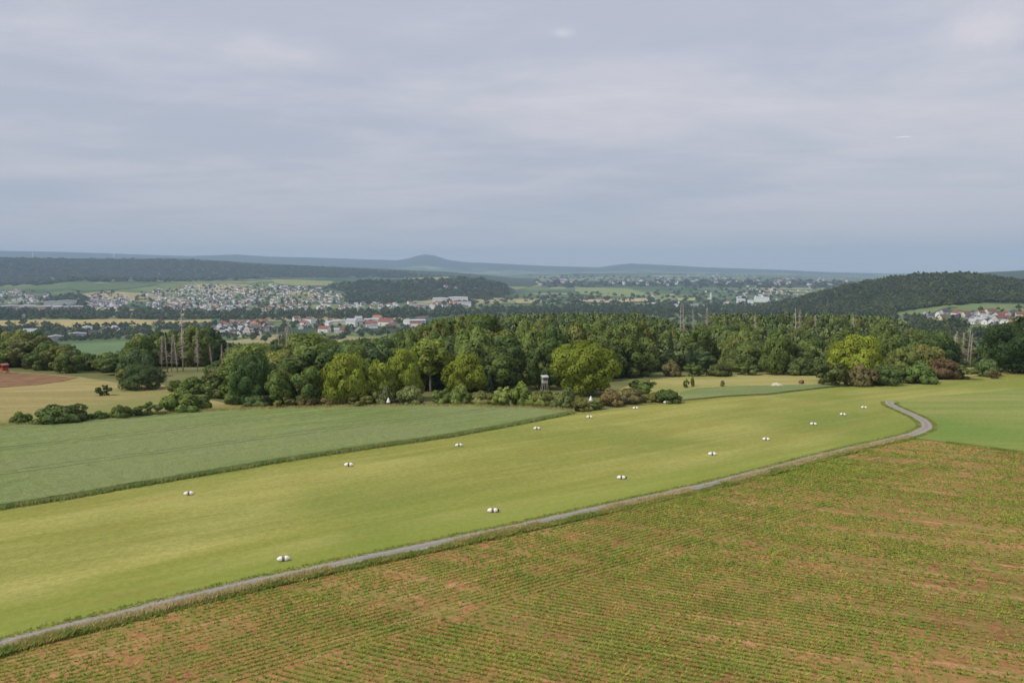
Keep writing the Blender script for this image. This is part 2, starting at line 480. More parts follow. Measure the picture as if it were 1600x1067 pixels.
def grass_mat(name, base, pale, green, ang, red=None, strip=True):
    m, t, b, o = new_mat(name)
    long1 = noise(t, along(t, ang, (0.02, 0.16, 0.1)), 1.0, 6, 0.62, 0.6)
    long2 = noise(t, along(t, ang, (0.05, 0.7, 0.1)), 1.0, 5, 0.6, 0.4)
    big = noise(t, geo_pos(t), 0.022, 4, 0.5, 0.4)
    fine = noise(t, geo_pos(t), 1.6, 6, 0.7)
    micro = noise(t, geo_pos(t), 9.0, 4, 0.7)
    c = mixc(t, maprange(t, long1, 0.36, 0.66), base, pale)
    c = mixc(t, maprange(t, big, 0.42, 0.64), c, green)
    c = mixc(t, math_node(t, 'MULTIPLY', maprange(t, long2, 0.5, 0.72), 0.4), c, pale)
    if red:
        rr_ = noise(t, along(t, ang, (0.03, 0.22, 0.1)), 1.0, 5, 0.65, 0.5)
        c = mixc(t, math_node(t, 'MULTIPLY', maprange(t, rr_, 0.55, 0.72), 0.55), c, red)
    v = math_node(t, 'ADD', math_node(t, 'MULTIPLY', fine, 0.45), math_node(t, 'MULTIPLY', micro, 0.45))
    c = mixc(t, 1.0, c, mixc(t, maprange(t, v, 0.3, 0.6), (0.76,)*3, (1.22,)*3), 'MULTIPLY')
    if strip:
        # mower swaths about 3 m wide, each a little lighter or darker, and wheel lines between them
        s2 = N(t, 'ShaderNodeSeparateXYZ'); t.links.new(along(t, ang, (1, 1, 1)), s2.inputs[0])
        wob = math_node(t, 'ADD', s2.outputs[1], math_node(t, 'MULTIPLY', long2, 1.6))
        lane = math_node(t, 'FLOOR', math_node(t, 'DIVIDE', wob, 3.1))
        wn = N(t, 'ShaderNodeTexWhiteNoise', noise_dimensions='1D'); t.links.new(lane, wn.inputs['W'])
        c = mixc(t, 1.0, c, mixc(t, wn.outputs['Value'], (0.90, 0.92, 0.88), (1.09, 1.06, 1.08)), 'MULTIPLY')
        fr_ = math_node(t, 'FRACT', math_node(t, 'DIVIDE', wob, 3.1))
        ln = maprange(t, math_node(t, 'ABSOLUTE', math_node(t, 'SUBTRACT', fr_, 0.5)), 0.07, 0.02)
        c = mixc(t, math_node(t, 'MULTIPLY', ln, math_node(t, 'MULTIPLY', maprange(t, long1, 0.4, 0.6), 0.30)), c, green)
        # lush green strip along the track, world distance from its line
        s = N(t, 'ShaderNodeSeparateXYZ'); t.links.new(along(t, ang, (1, 1, 1)), s.inputs[0])
        y0 = float(-math.sin(ang) * pc[90][0] + math.cos(ang) * pc[90][1])
        d = math_node(t, 'SUBTRACT', s.outputs[1], y0)
        d = math_node(t, 'ADD', d, math_node(t, 'MULTIPLY', math_node(t, 'SUBTRACT', long1, 0.5), 10))
        c = mixc(t, math_node(t, 'MULTIPLY', maprange(t, d, 13.0, 2.0), 0.5), c, (0.20, 0.27, 0.035))
    setc(t, b.inputs['Base Color'], c)
    bump(t, b, v, 0.6, 0.12)
    return m
M_AIR = grass_mat('runway_grass', (0.270, 0.272, 0.055), (0.375, 0.358, 0.100), (0.222, 0.256, 0.048), RUN_ANG, (0.33, 0.215, 0.075))
M_LAWN = grass_mat('lawn_grass', (0.20, 0.26, 0.052), (0.30, 0.30, 0.085), (0.17, 0.25, 0.045), 0.1, None, False)
M_FARGRASS = grass_mat('slope_grass', (0.33, 0.31, 0.09), (0.43, 0.37, 0.14), (0.24, 0.27, 0.065), 0.15, None, False)
M_DRY = grass_mat('dry_meadow', (0.31, 0.25, 0.088), (0.41, 0.33, 0.14), (0.23, 0.235, 0.07), 0.25, (0.34, 0.19, 0.08), False)
M_TEAL = grass_mat('young_cereal', (0.19, 0.235, 0.075), (0.24, 0.27, 0.095), (0.16, 0.215, 0.07), 0.1, None, False)

def wheat_mat():
    m, t, b, o = new_mat('green_wheat')
    ang = WHEAT_ANG
    row = noise(t, along(t, ang, (0.03, 0.5, 0.1)), 1.0, 6, 0.65, 0.3)
    big = noise(t, geo_pos(t), 0.03, 4, 0.5)
    fine = noise(t, geo_pos(t), 3.5, 6, 0.7)
    c = mixc(t, maprange(t, row, 0.3, 0.7), (0.158, 0.214, 0.060), (0.262, 0.310, 0.104))
    c = mixc(t, maprange(t, big, 0.35, 0.65), c, (0.225, 0.262, 0.098))
    c = mixc(t, 1.0, c, mixc(t, maprange(t, fine, 0.3, 0.7), (0.75,)*3, (1.25,)*3), 'MULTIPLY')
    # a pair of wheel tracks every 18 m
    s = N(t, 'ShaderNodeSeparateXYZ'); t.links.new(along(t, ang, (1, 1, 1)), s.inputs[0])
    q = math_node(t, 'MODULO', math_node(t, 'ADD', s.outputs[1], 1000.0), 18.0)
    for off in (4.0, 5.9):
        d = math_node(t, 'ABSOLUTE', math_node(t, 'SUBTRACT', q, off))
        c = mixc(t, math_node(t, 'MULTIPLY', maprange(t, d, 0.38, 0.12), 0.55), c, (0.085, 0.10, 0.035))
    setc(t, b.inputs['Base Color'], c)
    bump(t, b, math_node(t, 'ADD', fine, row), 0.9, 0.2)
    return m

AIR_PX_EDGE = [(-260,845),(-120,815),(0,795),(100,780),(200,762),(300,745),(400,728),(500,712),(600,697),(700,683),(760,672),(820,661),(870,651),(892,646),(940,641),(1000,634),(1060,628),(1130,621),(1200,618),(1290,607),(1340,602),(1400,599),(1470,594),(1530,588),(1600,584),(1760,578)]
air_far = to_plan(AIR_PX_EDGE)
wheat_edge = [p for p, q in zip(air_far, AIR_PX_EDGE) if q[0] <= 892]
WHEAT_ANG = math.atan2(wheat_edge[9][1] - wheat_edge[3][1], wheat_edge[9][0] - wheat_edge[3][0])
right_line = to_plan([(1760, 752), (1600, 708), (1540, 700), (1480, 692)])
# airfield: far edge, then back along the far side of the path
n_bend = 232
airfield = list(air_far) + [tuple(p) for p in to_plan([(1760,604),(1600,608),(1480,618),(1400,627)])] + [tuple(pc[i]) for i in range(259, -1, -6)]
sheet('airfield_grass', airfield, M_AIR, 3.0, 0.06)
bend = [i for i in range(0, 260) if pc[i][1] > 0 and u_of(*pc[i]) > 1425]
b0 = bend[0]
lawn = [tuple(p) for p in to_plan([(1400,627),(1480,618),(1600,608),(1760,604)])] + list(right_line) + [tuple(pc[i]) for i in range(b0, 260, 6)]
sheet('lawn', lawn, M_LAWN, 3.0, 0.064)
# the far slope beyond the mown strip
sheet('slope_meadow', to_plan([(958,622),(962,612),(985,601),(1010,595),(1060,589),(1130,587),(1200,585),(1290,575),(1320,574),(1340,602),(1290,606.5),(1200,617),(1130,620),(1060,627),(1000,633)]), M_FARGRASS, 3.0, 0.08)
sheet('young_cereal_strip', to_plan([(1062,615),(1090,608),(1150,605),(1230,603),(1300,602),(1336,602),(1290,606.3),(1200,616.5),(1130,620),(1066,626)]), M_TEAL, 3.0, 0.3, 0.03, 0.35)
sheet('paddock', to_plan([(1490,574),(1560,577),(1640,577),(1760,574),(1760,577.6),(1600,583.6),(1530,587.6),(1500,590)]), M_FARGRASS, 3.0, 0.075)
wheat_top = to_plan([(892,645.2),(850,641),(800,639),(700,637),(600,637),(500,639),(400,642),(300,646),(200,653),(100,662),(0,669),(-120,676),(-260,684)])
wheat_poly = [p for p in wheat_edge] + list(wheat_top)
M_WHEAT = wheat_mat()
sheet('wheat_field', wheat_poly, M_WHEAT, 1.1, 0.55, 0.05, 0.55)
meadow_poly = to_plan([(-260,572),(-120,576),(0,580),(60,584),(130,590),(190,600),(250,598),(262,606),(300,618),(350,630),(420,637),(480,637.5)]) + to_plan([(500,640),(400,643),(300,647),(200,654),(100,663),(0,670),(-120,677),(-260,685)])
sheet('dry_meadow', meadow_poly, M_DRY, 3.0, 0.066)
M_SOIL2 = plain('ploughed_soil', (0.235, 0.135, 0.068), 0.95, 0.2, 0.3)
sheet('ploughed_strip', to_plan([(-260,574),(-120,577.5),(0,581.5),(50,584.5),(122,590.5),(100,596),(60,602),(0,606),(-120,608),(-260,609)]), M_SOIL2, 3.0, 0.13)

# path
def strip_mesh(name, c, n_, w0, w1, off, mat, jit=0.0):
    w0 = np.broadcast_to(w0, len(c)); w1 = np.broadcast_to(w1, len(c))
    cols = []
    for s in np.linspace(0, 1, 9):
        w = w0 + (w1 - w0) * s
        cols.append(c + n_ * w[:, None])
    P = np.stack(cols, 1)
    z = terrain(P[..., 0], P[..., 1]) + off
    V = np.concatenate([P, z[..., None]], -1).reshape(-1, 3)
    a, b_ = np.meshgrid(np.arange(len(c) - 1), np.arange(8), indexing='ij')
    i = (a * 9 + b_).ravel()
    F = np.stack([i, i + 1, i + 10, i + 9], 1)
    me = mesh_np(name, V, F, [mat], True)
    at = me.attributes.new('across', 'FLOAT', 'POINT'); at.data.foreach_set('value', np.tile(np.linspace(-1, 1, 9), len(c)).astype(np.float32))
    return tag(link(name, me), kind='structure')
def path_mat():
    m, t, b, o = new_mat('gravel_track')
    f1 = noise(t, geo_pos(t), 6.0, 6, 0.75); f2 = noise(t, geo_pos(t), 0.25, 4, 0.6); f3 = noise(t, geo_pos(t), 22.0, 3, 0.7)
    c = mixc(t, maprange(t, f1, 0.3, 0.7), (0.22, 0.20, 0.175), (0.36, 0.33, 0.29))
    c = mixc(t, maprange(t, f2, 0.52, 0.7), c, (0.35, 0.29, 0.20))
    ac = N(t, 'ShaderNodeAttribute', attribute_name='across')
    mid = math_node(t, 'ABSOLUTE', ac.outputs['Fac'])
    grn = math_node(t, 'MULTIPLY', maprange(t, mid, 0.26, 0.06), maprange(t, f1, 0.42, 0.6))
    c = mixc(t, math_node(t, 'MULTIPLY', grn, 0.7), c, (0.24, 0.24, 0.09))
    rut = maprange(t, math_node(t, 'ABSOLUTE', math_node(t, 'SUBTRACT', mid, 0.55)), 0.22, 0.0)
    c = mixc(t, math_node(t, 'MULTIPLY', rut, 0.35), c, (0.46, 0.43, 0.39))
    c = mixc(t, maprange(t, f3, 0.6, 0.75), c, (0.44, 0.40, 0.36))
    setc(t, b.inputs['Base Color'], c); bump(t, b, f1, 0.7, 0.05)
    return m
jw = fbm(np.arange(260) * 0.35, np.zeros(260), 9) * 0.8
strip_mesh('gravel_path', pc, pn, -0.95 + jw, 1.0 - jw * 0.6, 0.11, path_mat())

# maize field: headland rows run with the path, the others across
field_top = [tuple(pc[i] + pn[i] * 1.8) for i in range(0, b0, 5)]
field = field_top + list(reversed([tuple(p) for p in right_line]))
A0, A1 = hit(1015, 925), hit(1500, 1003)
ROW2 = math.atan2(A1[1] - A0[1], A1[0] - A0[0])
field += [(150.0, 60.0), (150.0, 18.0), (-60.0, 18.0)]
def soil_mat():
    m, t, b, o = new_mat('red_soil')
    g1 = noise(t, geo_pos(t), 0.06, 5, 0.6, 0.5); g2 = noise(t, geo_pos(t), 2.2, 6, 0.72); g3 = noise(t, along(t, ROW2, (0.05, 1.3, 0.1)), 1.0, 5, 0.6, 0.2)
    g4 = noise(t, along(t, RUN_ANG, (0.05, 1.1, 0.1)), 1.0, 5, 0.6, 0.2)
    s = N(t, 'ShaderNodeSeparateXYZ'); t.links.new(along(t, RUN_ANG, (1, 1, 1)), s.inputs[0])
    y0 = float(-math.sin(RUN_ANG) * pc[90][0] + math.cos(RUN_ANG) * pc[90][1])
    head = maprange(t, math_node(t, 'SUBTRACT', s.outputs[1], y0 - 15.0), -1.0, 1.0)
    gm = N(t, 'ShaderNodeMix', data_type='FLOAT'); t.links.new(head, gm.inputs[0]); t.links.new(g3, gm.inputs[2]); t.links.new(g4, gm.inputs[3])
    g = gm.outputs[0]
    c = mixc(t, maprange(t, g1, 0.35, 0.65), (0.285, 0.142, 0.055), (0.40, 0.205, 0.082))
    c = mixc(t, maprange(t, g, 0.50, 0.66), c, (0.50, 0.275, 0.13))
    c = mixc(t, 1.0, c, mixc(t, maprange(t, g2, 0.28, 0.66), (0.62,)*3, (1.22,)*3), 'MULTIPLY')
    # thin weeds and seedlings too small to show as plants further off
    w = noise(t, geo_pos(t), 0.35, 6, 0.75)
    c = mixc(t, math_node(t, 'MULTIPLY', maprange(t, w, 0.42, 0.58), 0.6), c, (0.22, 0.23, 0.05))
    setc(t, b.inputs['Base Color'], c)
    bump(t, b, math_node(t, 'ADD', g2, g), 1.0, 0.14)
    return m
sheet('field_soil', field, soil_mat(), 3.0, 0.07)

# ------------------------------------------------------------------ plants of the field and verges (fine mass, built as blades)
def blade_mat(name, cols, scale=0.4):
    m, t, b, o = new_mat(name)
    at = N(t, 'ShaderNodeAttribute', attribute_name='tint')
    f = noise(t, geo_pos(t), scale, 4)
    c = mixc(t, maprange(t, f, 0.35, 0.65), cols[0], cols[1])
    c = mixc(t, 1.0, c, at.outputs['Color'], 'MULTIPLY')
    setc(t, b.inputs['Base Color'], c); b.inputs['Roughness'].default_value = 0.6
    tr = N(t, 'ShaderNodeBsdfTranslucent'); mx = N(t, 'ShaderNodeMixShader'); mx.inputs[0].default_value = 0.45
    t.links.new(c, tr.inputs[0]); t.links.new(b.outputs[0], mx.inputs[1]); t.links.new(tr.outputs[0], mx.inputs[2]); t.links.new(mx.outputs[0], o.inputs[0])
    return m
def add_tint(me, per_vert):
    a = me.color_attributes.new('tint', 'FLOAT_COLOR', 'POINT')
    a.data.foreach_set('color', np.column_stack([per_vert, np.ones(len(per_vert))]).astype(np.float32).ravel())
def blades(name, P, h, w, lean, nb, mat, base_off=0.05, label=None):
    """P (n,2) tuft places; nb blades in each; a blade is one bent triangle pair (4 verts)"""
    n = len(P) * nb
    Q = np.repeat(P, nb, 0); H = np.repeat(h, nb) * rng.uniform(0.55, 1.1, n); W = w * rng.uniform(0.6, 1.3, n)
    if np.ndim(W) == 0: W = np.full(n, W)
    W = W * (1 + np.hypot(Q[:, 0], Q[:, 1]) / 180)
    a = rng.uniform(0, 2 * np.pi, n); l = lean * rng.uniform(0.3, 1.2, n)
    d = np.stack([np.cos(a), np.sin(a)], 1); s = np.stack([-d[:, 1], d[:, 0]], 1)
    Q = Q + rng.normal(0, 0.035, (n, 2)) + d * 0.02
    z = terrain(Q[:, 0], Q[:, 1]) + base_off
    b0_ = np.column_stack([Q - s * W[:, None] / 2, z]); b1_ = np.column_stack([Q + s * W[:, None] / 2, z])
    mid = Q + d * (l * H * 0.35)[:, None]
    m0 = np.column_stack([mid + s * W[:, None] * 0.45, z + H * 0.62])
    tip = np.column_stack([Q + d * (l * H)[:, None], z + H])
    V = np.stack([b0_, b1_, m0, tip], 1).reshape(-1, 3)
    i = np.arange(n) * 4
    F = np.stack([i, i + 1, i + 2, i + 3], 1)
    me = mesh_np(name, V, F, [mat], False)
    tt = rng.uniform(0.75, 1.3, (n, 1)) * np.column_stack([rng.uniform(0.85, 1.25, n), np.ones(n), rng.uniform(0.8, 1.1, n)])
    add_tint(me, np.repeat(tt, 4, 0))
    return tag(link(name, me), label, kind='stuff')
def rows_in(poly, ang, spacing, step, ymax, cond=None):
    P = np.array(poly); c, s = math.cos(ang), math.sin(ang)
    U = P[:, 0] * c + P[:, 1] * s; Vv = -P[:, 0] * s + P[:, 1] * c
    uu, vv = np.meshgrid(np.arange(U.min(), U.max(), step), np.arange(Vv.min(), Vv.max(), spacing))
    uu = uu.ravel() + rng.uniform(-0.5, 0.5, uu.size) * step; vv = vv.ravel() + rng.normal(0, 0.03, vv.size)
    x = uu * c - vv * s; y = uu * s + vv * c
    k_ = inside(poly, x, y) & (y > 40) & (np.abs(x) < 0.72 * y + 6) & (y < ymax)
    return np.column_stack([x[k_], y[k_]])
# how far a point lies from the path line, towards the camera
def behind_path(P):
    c, s = math.cos(RUN_ANG), math.sin(RUN_ANG)
    return (-s * pc[90][0] + c * pc[90][1]) - (-s * P[:, 0] + c * P[:, 1])
headp = rows_in(field, RUN_ANG, 0.6, 0.17, 190); headp = headp[behind_path(headp) < 15]
inner = rows_in(field, ROW2, 0.6, 0.17, 190); inner = inner[behind_path(inner) >= 15]
pl = np.vstack([headp, inner])
cr_, sr_ = math.cos(ROW2), math.sin(ROW2)
pu, pv = pl[:, 0] * cr_ + pl[:, 1] * sr_, -pl[:, 0] * sr_ + pl[:, 1] * cr_
dens = 0.82 + 1.0 * fbm(pl[:, 0] / 14, pl[:, 1] / 14, 21) + 1.9 * fbm(pu / 34, pv / 1.4, 24) + 0.5 * fbm(pl[:, 0] / 3, pl[:, 1] / 3, 22)
dens -= 0.35 * smooth(pl[:, 0] / pl[:, 1], 0.35, 0.62)          # thinner stand towards the far corner
dens -= 0.25 * smooth(np.hypot(pl[:, 0], pl[:, 1]), 105, 150)
keep = rng.uniform(0, 1, len(pl)) < np.clip(dens, 0.10, 0.98)
pl = pl[keep]
hh = (0.30 + 0.35 * fbm(pl[:, 0] / 9, pl[:, 1] / 9, 30)) * rng.uniform(0.7, 1.3, len(pl))
M_SEED = blade_mat('seedling_leaf', ((0.27, 0.41, 0.065), (0.42, 0.49, 0.10)))
blades('maize_seedlings', pl, np.clip(hh * 0.82, 0.12, 0.42), 0.052, 0.95, 6, M_SEED, 0.06, 'rows of young green maize seedlings on the reddish field')
# weeds on the crop edge
def along_path(n, w0, w1, i0=0, i1=259):
    i = rng.uniform(i0, i1, n); k_ = i.astype(int); w = rng.uniform(w0, w1, n)
    return pc[k_] + (pc[k_ + 1] - pc[k_]) * (i - k_)[:, None] + pn[k_] * w[:, None]
def edge_pts(E, n, w):
    E = np.array(E); L = np.concatenate([[0], np.cumsum(np.hypot(*(np.diff(E, axis=0)).T))])
    s = rng.uniform(0, L[-1], n)
    return np.column_stack([np.interp(s, L, E[:, 0]), np.interp(s, L, E[:, 1])]) + rng.normal(0, w, (n, 2))
M_VERGE = blade_mat('verge_grass', ((0.25, 0.33, 0.07), (0.40, 0.41, 0.13)))
M_SEEDHEAD = blade_mat('seed_heads', ((0.62, 0.54, 0.30), (0.52, 0.46, 0.22)))
vp = along_path(12000, 0.95, 2.0, 0, b0); vp = vp[np.abs(vp[:, 0]) < 0.75 * vp[:, 1] + 8]
blades('verge_grass', vp, np.full(len(vp), 0.42) * (1 + 1.6 * fbm(vp[:, 0] / 5, vp[:, 1] / 5, 40)), 0.05, 0.7, 4, M_VERGE, 0.03, 'tall green grass verge beside the gravel track')
vp = along_path(7500, 0.55, 1.6, 0, b0); vp = vp[(np.abs(vp[:, 0]) < 0.75 * vp[:, 1] + 8) & (fbm(vp[:, 0] / 12, vp[:, 1] / 12, 44) > -0.08)]
blades('seed_head_grass', vp, np.full(len(vp), 0.6), 0.022, 0.5, 3, M_SEEDHEAD, 0.03, 'pale seed heads of grass along the gravel track')
vp = along_path(9000, 0.1, 1.3, 60, 175); vp = vp[fbm(vp[:, 0] / 7, vp[:, 1] / 7, 48) > -0.06]
blades('path_grass', vp, np.full(len(vp), 0.38), 0.03, 0.6, 3, M_SEEDHEAD, 0.08, 'pale grass creeping over the gravel track')
vp = np.vstack([along_path(5000, -1.7, -0.8, 0, 258), along_path(1800, 1.1, 1.8, b0, 258), edge_pts(list(right_line), 5000, 0.5)])
blades('track_edge_grass', vp, np.full(len(vp), 0.22), 0.045, 0.7, 3, M_VERGE, 0.03, 'short grass edging the track and the lawn')
M_WBLADE = blade_mat('wheat_stalks', ((0.27, 0.36, 0.12), (0.37, 0.43, 0.17)))
wp = edge_pts(wheat_edge, 20000, 0.42)
blades('wheat_fringe', wp, np.full(len(wp), 0.62), 0.035, 0.35, 3, M_WBLADE, 0.03, 'upright green wheat stalks along the crop edge')
wp = edge_pts(wheat_top, 5000, 0.8)
blades('field_margin_grass', wp, np.full(len(wp), 0.9), 0.05, 0.6, 3, blade_mat('margin_grass', ((0.40, 0.38, 0.15), (0.55, 0.48, 0.21))), 0.03, 'rough yellowish grass along the far wheat margin')

# ------------------------------------------------------------------ foliage prototypes (unit width, unit height)
def crown_mesh(name, seed, lobes, leaves, leaf, mat, shape='round', aspect=1.0):
    g = np.random.default_rng(seed)
    L, rad = [], []
    for i in range(lobes):
        while True:
            p = g.uniform(-1, 1, 3)
            q = np.linalg.norm(p)
            if 0.35 < q < 1: break
        p = p / q * (0.40 + 0.42 * g.random() ** 0.7)
        if shape == 'dome': p[2] = abs(p[2]) * 1.15 - 0.35
        if shape == 'tall': p[:2] *= (0.9 - 0.35 * max(p[2], 0))
        L.append(p); rad.append(g.uniform(0.13, 0.29))
    L = np.array(L); rad = np.array(rad)
    w = rad ** 2; w /= w.sum()
    li = g.choice(lobes, leaves * 2, p=w)
    d = g.normal(size=(leaves * 2, 3)); d[:, 2] += 0.25; d /= np.linalg.norm(d, axis=1)[:, None]
    P = L[li] + d * (rad[li] * g.uniform(0.82, 1.06, leaves * 2))[:, None]
    # keep leaves that are not buried inside the crown or another lobe
    dist = np.linalg.norm(P[:, None, :] - L[None], axis=2) / rad[None]
    dist[np.arange(len(P)), li] = 9
    ok = (dist.min(1) > 0.72)
    P, d, li = P[ok][:leaves], d[ok][:leaves], li[ok][:leaves]
    n = len(P)
    outw = P / np.maximum(np.linalg.norm(P, axis=1), 0.2)[:, None]
    nn = d * 0.85 + outw * 0.3; nn /= np.linalg.norm(nn, axis=1)[:, None]
    fn = nn + g.normal(0, 0.42, (n, 3)); fn /= np.linalg.norm(fn, axis=1)[:, None]
    sgn = np.sign((fn * nn).sum(1)); fn *= sgn[:, None]
    t1 = np.cross(fn, g.normal(size=(n, 3))); t1 /= np.linalg.norm(t1, axis=1)[:, None]
    t2 = np.cross(fn, t1)
    s1 = (leaf * g.uniform(0.6, 1.35, n))[:, None]; s2 = (leaf * g.uniform(0.4, 0.9, n))[:, None]
    V = np.stack([P - t1 * s1, P - t2 * s2, P + t1 * s1, P + t2 * s2], 1)
    V = V.reshape(-1, 3) * 0.5
    lo, hi = np.percentile(V[:, 2], 0.5), np.percentile(V[:, 2], 99.5)
    V[:, 2] = (V[:, 2] - lo) / (hi - lo)
    wx = np.percentile(np.abs(V[:, :2]), 98.5); V[:, :2] *= 0.5 / wx
    F = np.arange(n * 4).reshape(-1, 4)
    me = mesh_np(name, V, F, [mat], True)
    vn = np.repeat(nn, 4, 0)
    me.normals_split_custom_set_from_vertices([tuple(q) for q in vn])
    lt = g.uniform(0.82, 1.18, lobes)[li]
    tt = (g.uniform(0.82, 1.2, n) * lt)[:, None] * np.column_stack([g.uniform(0.9, 1.15, n), np.ones(n), g.uniform(0.85, 1.1, n)])
    add_tint(me, np.repeat(tt, 4, 0))
    return me
def conifer_mesh(name, seed, mat, n=1800):
    g = np.random.default_rng(seed)
    h = g.uniform(0.02, 1, n) ** 0.9; tier = np.sin(h * 60) * 0.12
    rr = (1 - h) ** 0.8 * (0.42 + tier) * g.uniform(0.45, 1.05, n) + 0.01
    a = g.uniform(0, 2 * np.pi, n)
    P = np.stack([np.cos(a) * rr, np.sin(a) * rr, h], 1)
    o = np.stack([np.cos(a), np.sin(a), np.full(n, 0.5)], 1); o /= np.linalg.norm(o, axis=1)[:, None]
    tdir = np.stack([np.cos(a), np.sin(a), np.full(n, -0.25)], 1)
    sd = np.cross(o, tdir); sd /= np.linalg.norm(sd, axis=1)[:, None]
    s = g.uniform(0.03, 0.07, n)[:, None]
    V = np.stack([P - tdir * s, P - sd * s * 0.6, P + tdir * s, P + sd * s * 0.6], 1).reshape(-1, 3)
    me = mesh_np(name, V, np.arange(n * 4).reshape(-1, 4), [mat], True)
    me.normals_split_custom_set_from_vertices([tuple(q) for q in np.repeat(o, 4, 0)])
    tt = g.uniform(0.75, 1.2, (n, 1)) * np.ones((n, 3)); add_tint(me, np.repeat(tt, 4, 0))
    return me
CROWNS = [crown_mesh('crown_round', 11, 58, 6200, 0.055, M_LEAF, 'round'), crown_mesh('crown_dome', 12, 66, 6500, 0.055, M_LEAF, 'dome'),
          crown_mesh('crown_tall', 13, 52, 5600, 0.058, M_LEAF, 'tall'), crown_mesh('crown_loose', 14, 40, 4600, 0.058, M_LEAF, 'round'),
          crown_mesh('crown_broad', 15, 80, 7200, 0.052, M_LEAF, 'dome'), crown_mesh('crown_open', 16, 40, 3900, 0.062, M_LEAF, 'tall')]
SHRUBS = [crown_mesh('shrub_crown', 21, 38, 3000, 0.075, M_LEAF, 'dome'), crown_mesh('shrub_crown_wide', 22, 50, 3400, 0.07, M_LEAF, 'dome'), crown_mesh('shrub_crown_loose', 23, 26, 2000, 0.085, M_LEAF, 'round')]
BIG = crown_mesh('crown_full', 31, 120, 18000, 0.034, M_LEAF, 'round')
BIG2 = crown_mesh('crown_full_dome', 32, 120, 17000, 0.034, M_LEAF, 'dome')
CONIFER = conifer_mesh('conifer_crown', 41, M_LEAF)
FARC = [crown_mesh('far_crown_%d' % i, 50 + i, 30 + 5 * i, 1100, 0.09, M_FAR, s) for i, s in enumerate(('round', 'dome', 'tall', 'dome'))] + [conifer_mesh('far_conifer', 58, M_FAR, 500)]
HILLC = [crown_mesh('hill_crown_%d' % i, 70 + i, 16 + 3 * i, 220, 0.19, M_HILL, s) for i, s in enumerate(('round', 'dome', 'tall'))] + [conifer_mesh('hill_conifer', 78, M_HILL, 140)]
def trunk_mesh(name, seed, mat, straight=False):
    g = random.Random(seed); mb = MB()
    top = 0.9
    pts = [(0, 0, -0.04)] + [(g.uniform(-.02, .02), g.uniform(-.02, .02), top * q / 4) for q in range(1, 5)]
    mb.tube(pts, [0.030, 0.026, 0.021, 0.015, 0.005], 7)
    for i in range(6):
        z0 = 0.28 + 0.09 * i; a = g.uniform(0, 6.28); l = g.uniform(0.16, 0.3)
        mb.tube([(0, 0, z0), (math.cos(a) * l * .5, math.sin(a) * l * .5, z0 + l * .45), (math.cos(a) * l, math.sin(a) * l, z0 + l * .75)], [0.012, 0.008, 0.003], 5)
    return mb.mesh(name, [mat], True)
TRUNKS = [trunk_mesh('trunk', 1, M_BARK), trunk_mesh('trunk_b', 2, M_BARK)]
PALE_TRUNK = trunk_mesh('trunk_pale', 3, M_PALEBARK)

def make_tree(px, py, wpx, hpx, mesh, col, label, group=None, name='tree', cat='tree', cb=0.08, trunk=None, at=None, depth=1.0):
    """tree whose foot shows at (px,py); widths and heights given as seen"""
    h = at or hit(px, py)
    x, y, z, r = h
    k_ = math.hypot(r, CAMZ - z) / FPX
    w, hh_ = wpx * k_, hpx * k_
    root = link(name, None, loc=(x, y, z))
    tag(root, label, cat, group)
    rz = random.uniform(0, 6.28)
    crown = link('crown' if cat != 'shrub' else 'foliage', mesh, root, (0, 0, hh_ * cb), rz, (w, w * depth, hh_ * (1 - cb)), tuple(v * LF for v in col))
    t = link('trunk' if cat != 'shrub' else 'stems', trunk or random.choice(TRUNKS), root, (0, 0, 0), rz + 1, (hh_ * 0.7, hh_ * 0.7, hh_ * 0.95))
    placed.append((x, y, w * 0.5))
    return root
placed = []; dead_at = []

LF = 1.9
LITG = (0.132, 0.160, 0.022); MIDG = (0.084, 0.115, 0.030); DARKG = (0.054, 0.083, 0.026); OLIVE = (0.125, 0.130, 0.038); BLUEG = (0.054, 0.083, 0.038)
RUSTY = (0.105, 0.096, 0.040); PALEG = (0.165, 0.20, 0.055); DARKO = (0.075, 0.092, 0.028)
# --- trees that stand out
make_tree(916, 617, 100, 82, BIG, (0.128, 0.158, 0.022), 'large round dense bright green tree standing alone beside the pale hunting stand', cb=0.04)
make_tree(541, 633, 72, 78, BIG2, LITG, 'broad yellow-green tree at the near end of the lit clump behind the wheat', 'lit clump behind the wheat', cb=0.03)
make_tree(590, 630, 60, 66, CROWNS[4], (0.13,0.16,0.024), 'mid-height green tree between the broad yellow-green tree and the pale-trunked one', 'lit clump behind the wheat', cb=0.05)
make_tree(632, 625, 56, 78, BIG2, (0.135,0.165,0.024), 'rounded yellow-green tree just beside the pale-trunked tree of the lit clump', 'lit clump behind the wheat', cb=0.05)
make_tree(673, 612, 66, 82, CROWNS[5], (0.14,0.175,0.035), 'tallest tree of the lit clump with a bare pale trunk', 'lit clump behind the wheat', cb=0.36, trunk=PALE_TRUNK)
make_tree(668, 606, 78, 62, CROWNS[1], DARKG, 'dark tree behind the pale-trunked tree', 'lit clump behind the wheat', cb=0.02)
make_tree(727, 614, 68, 60, BIG2, LITG, 'yellow-green tree with layered crown next to the pale-trunked tree', 'lit clump behind the wheat', cb=0.05)
make_tree(1338, 596, 78, 66, BIG2, (0.155,0.185,0.024), 'bright yellow-green domed tree rising out of the shrubs above the runway end', cb=0.05)
make_tree(1592, 583, 84, 72, BIG, (0.035,0.062,0.020), 'big dark green tree standing alone below the orange-roofed houses', cb=0.02)
make_tree(222, 608, 58, 34, BIG2, (0.048,0.072,0.026), 'dark spreading oak at the edge of the dry meadow', cb=0.05)
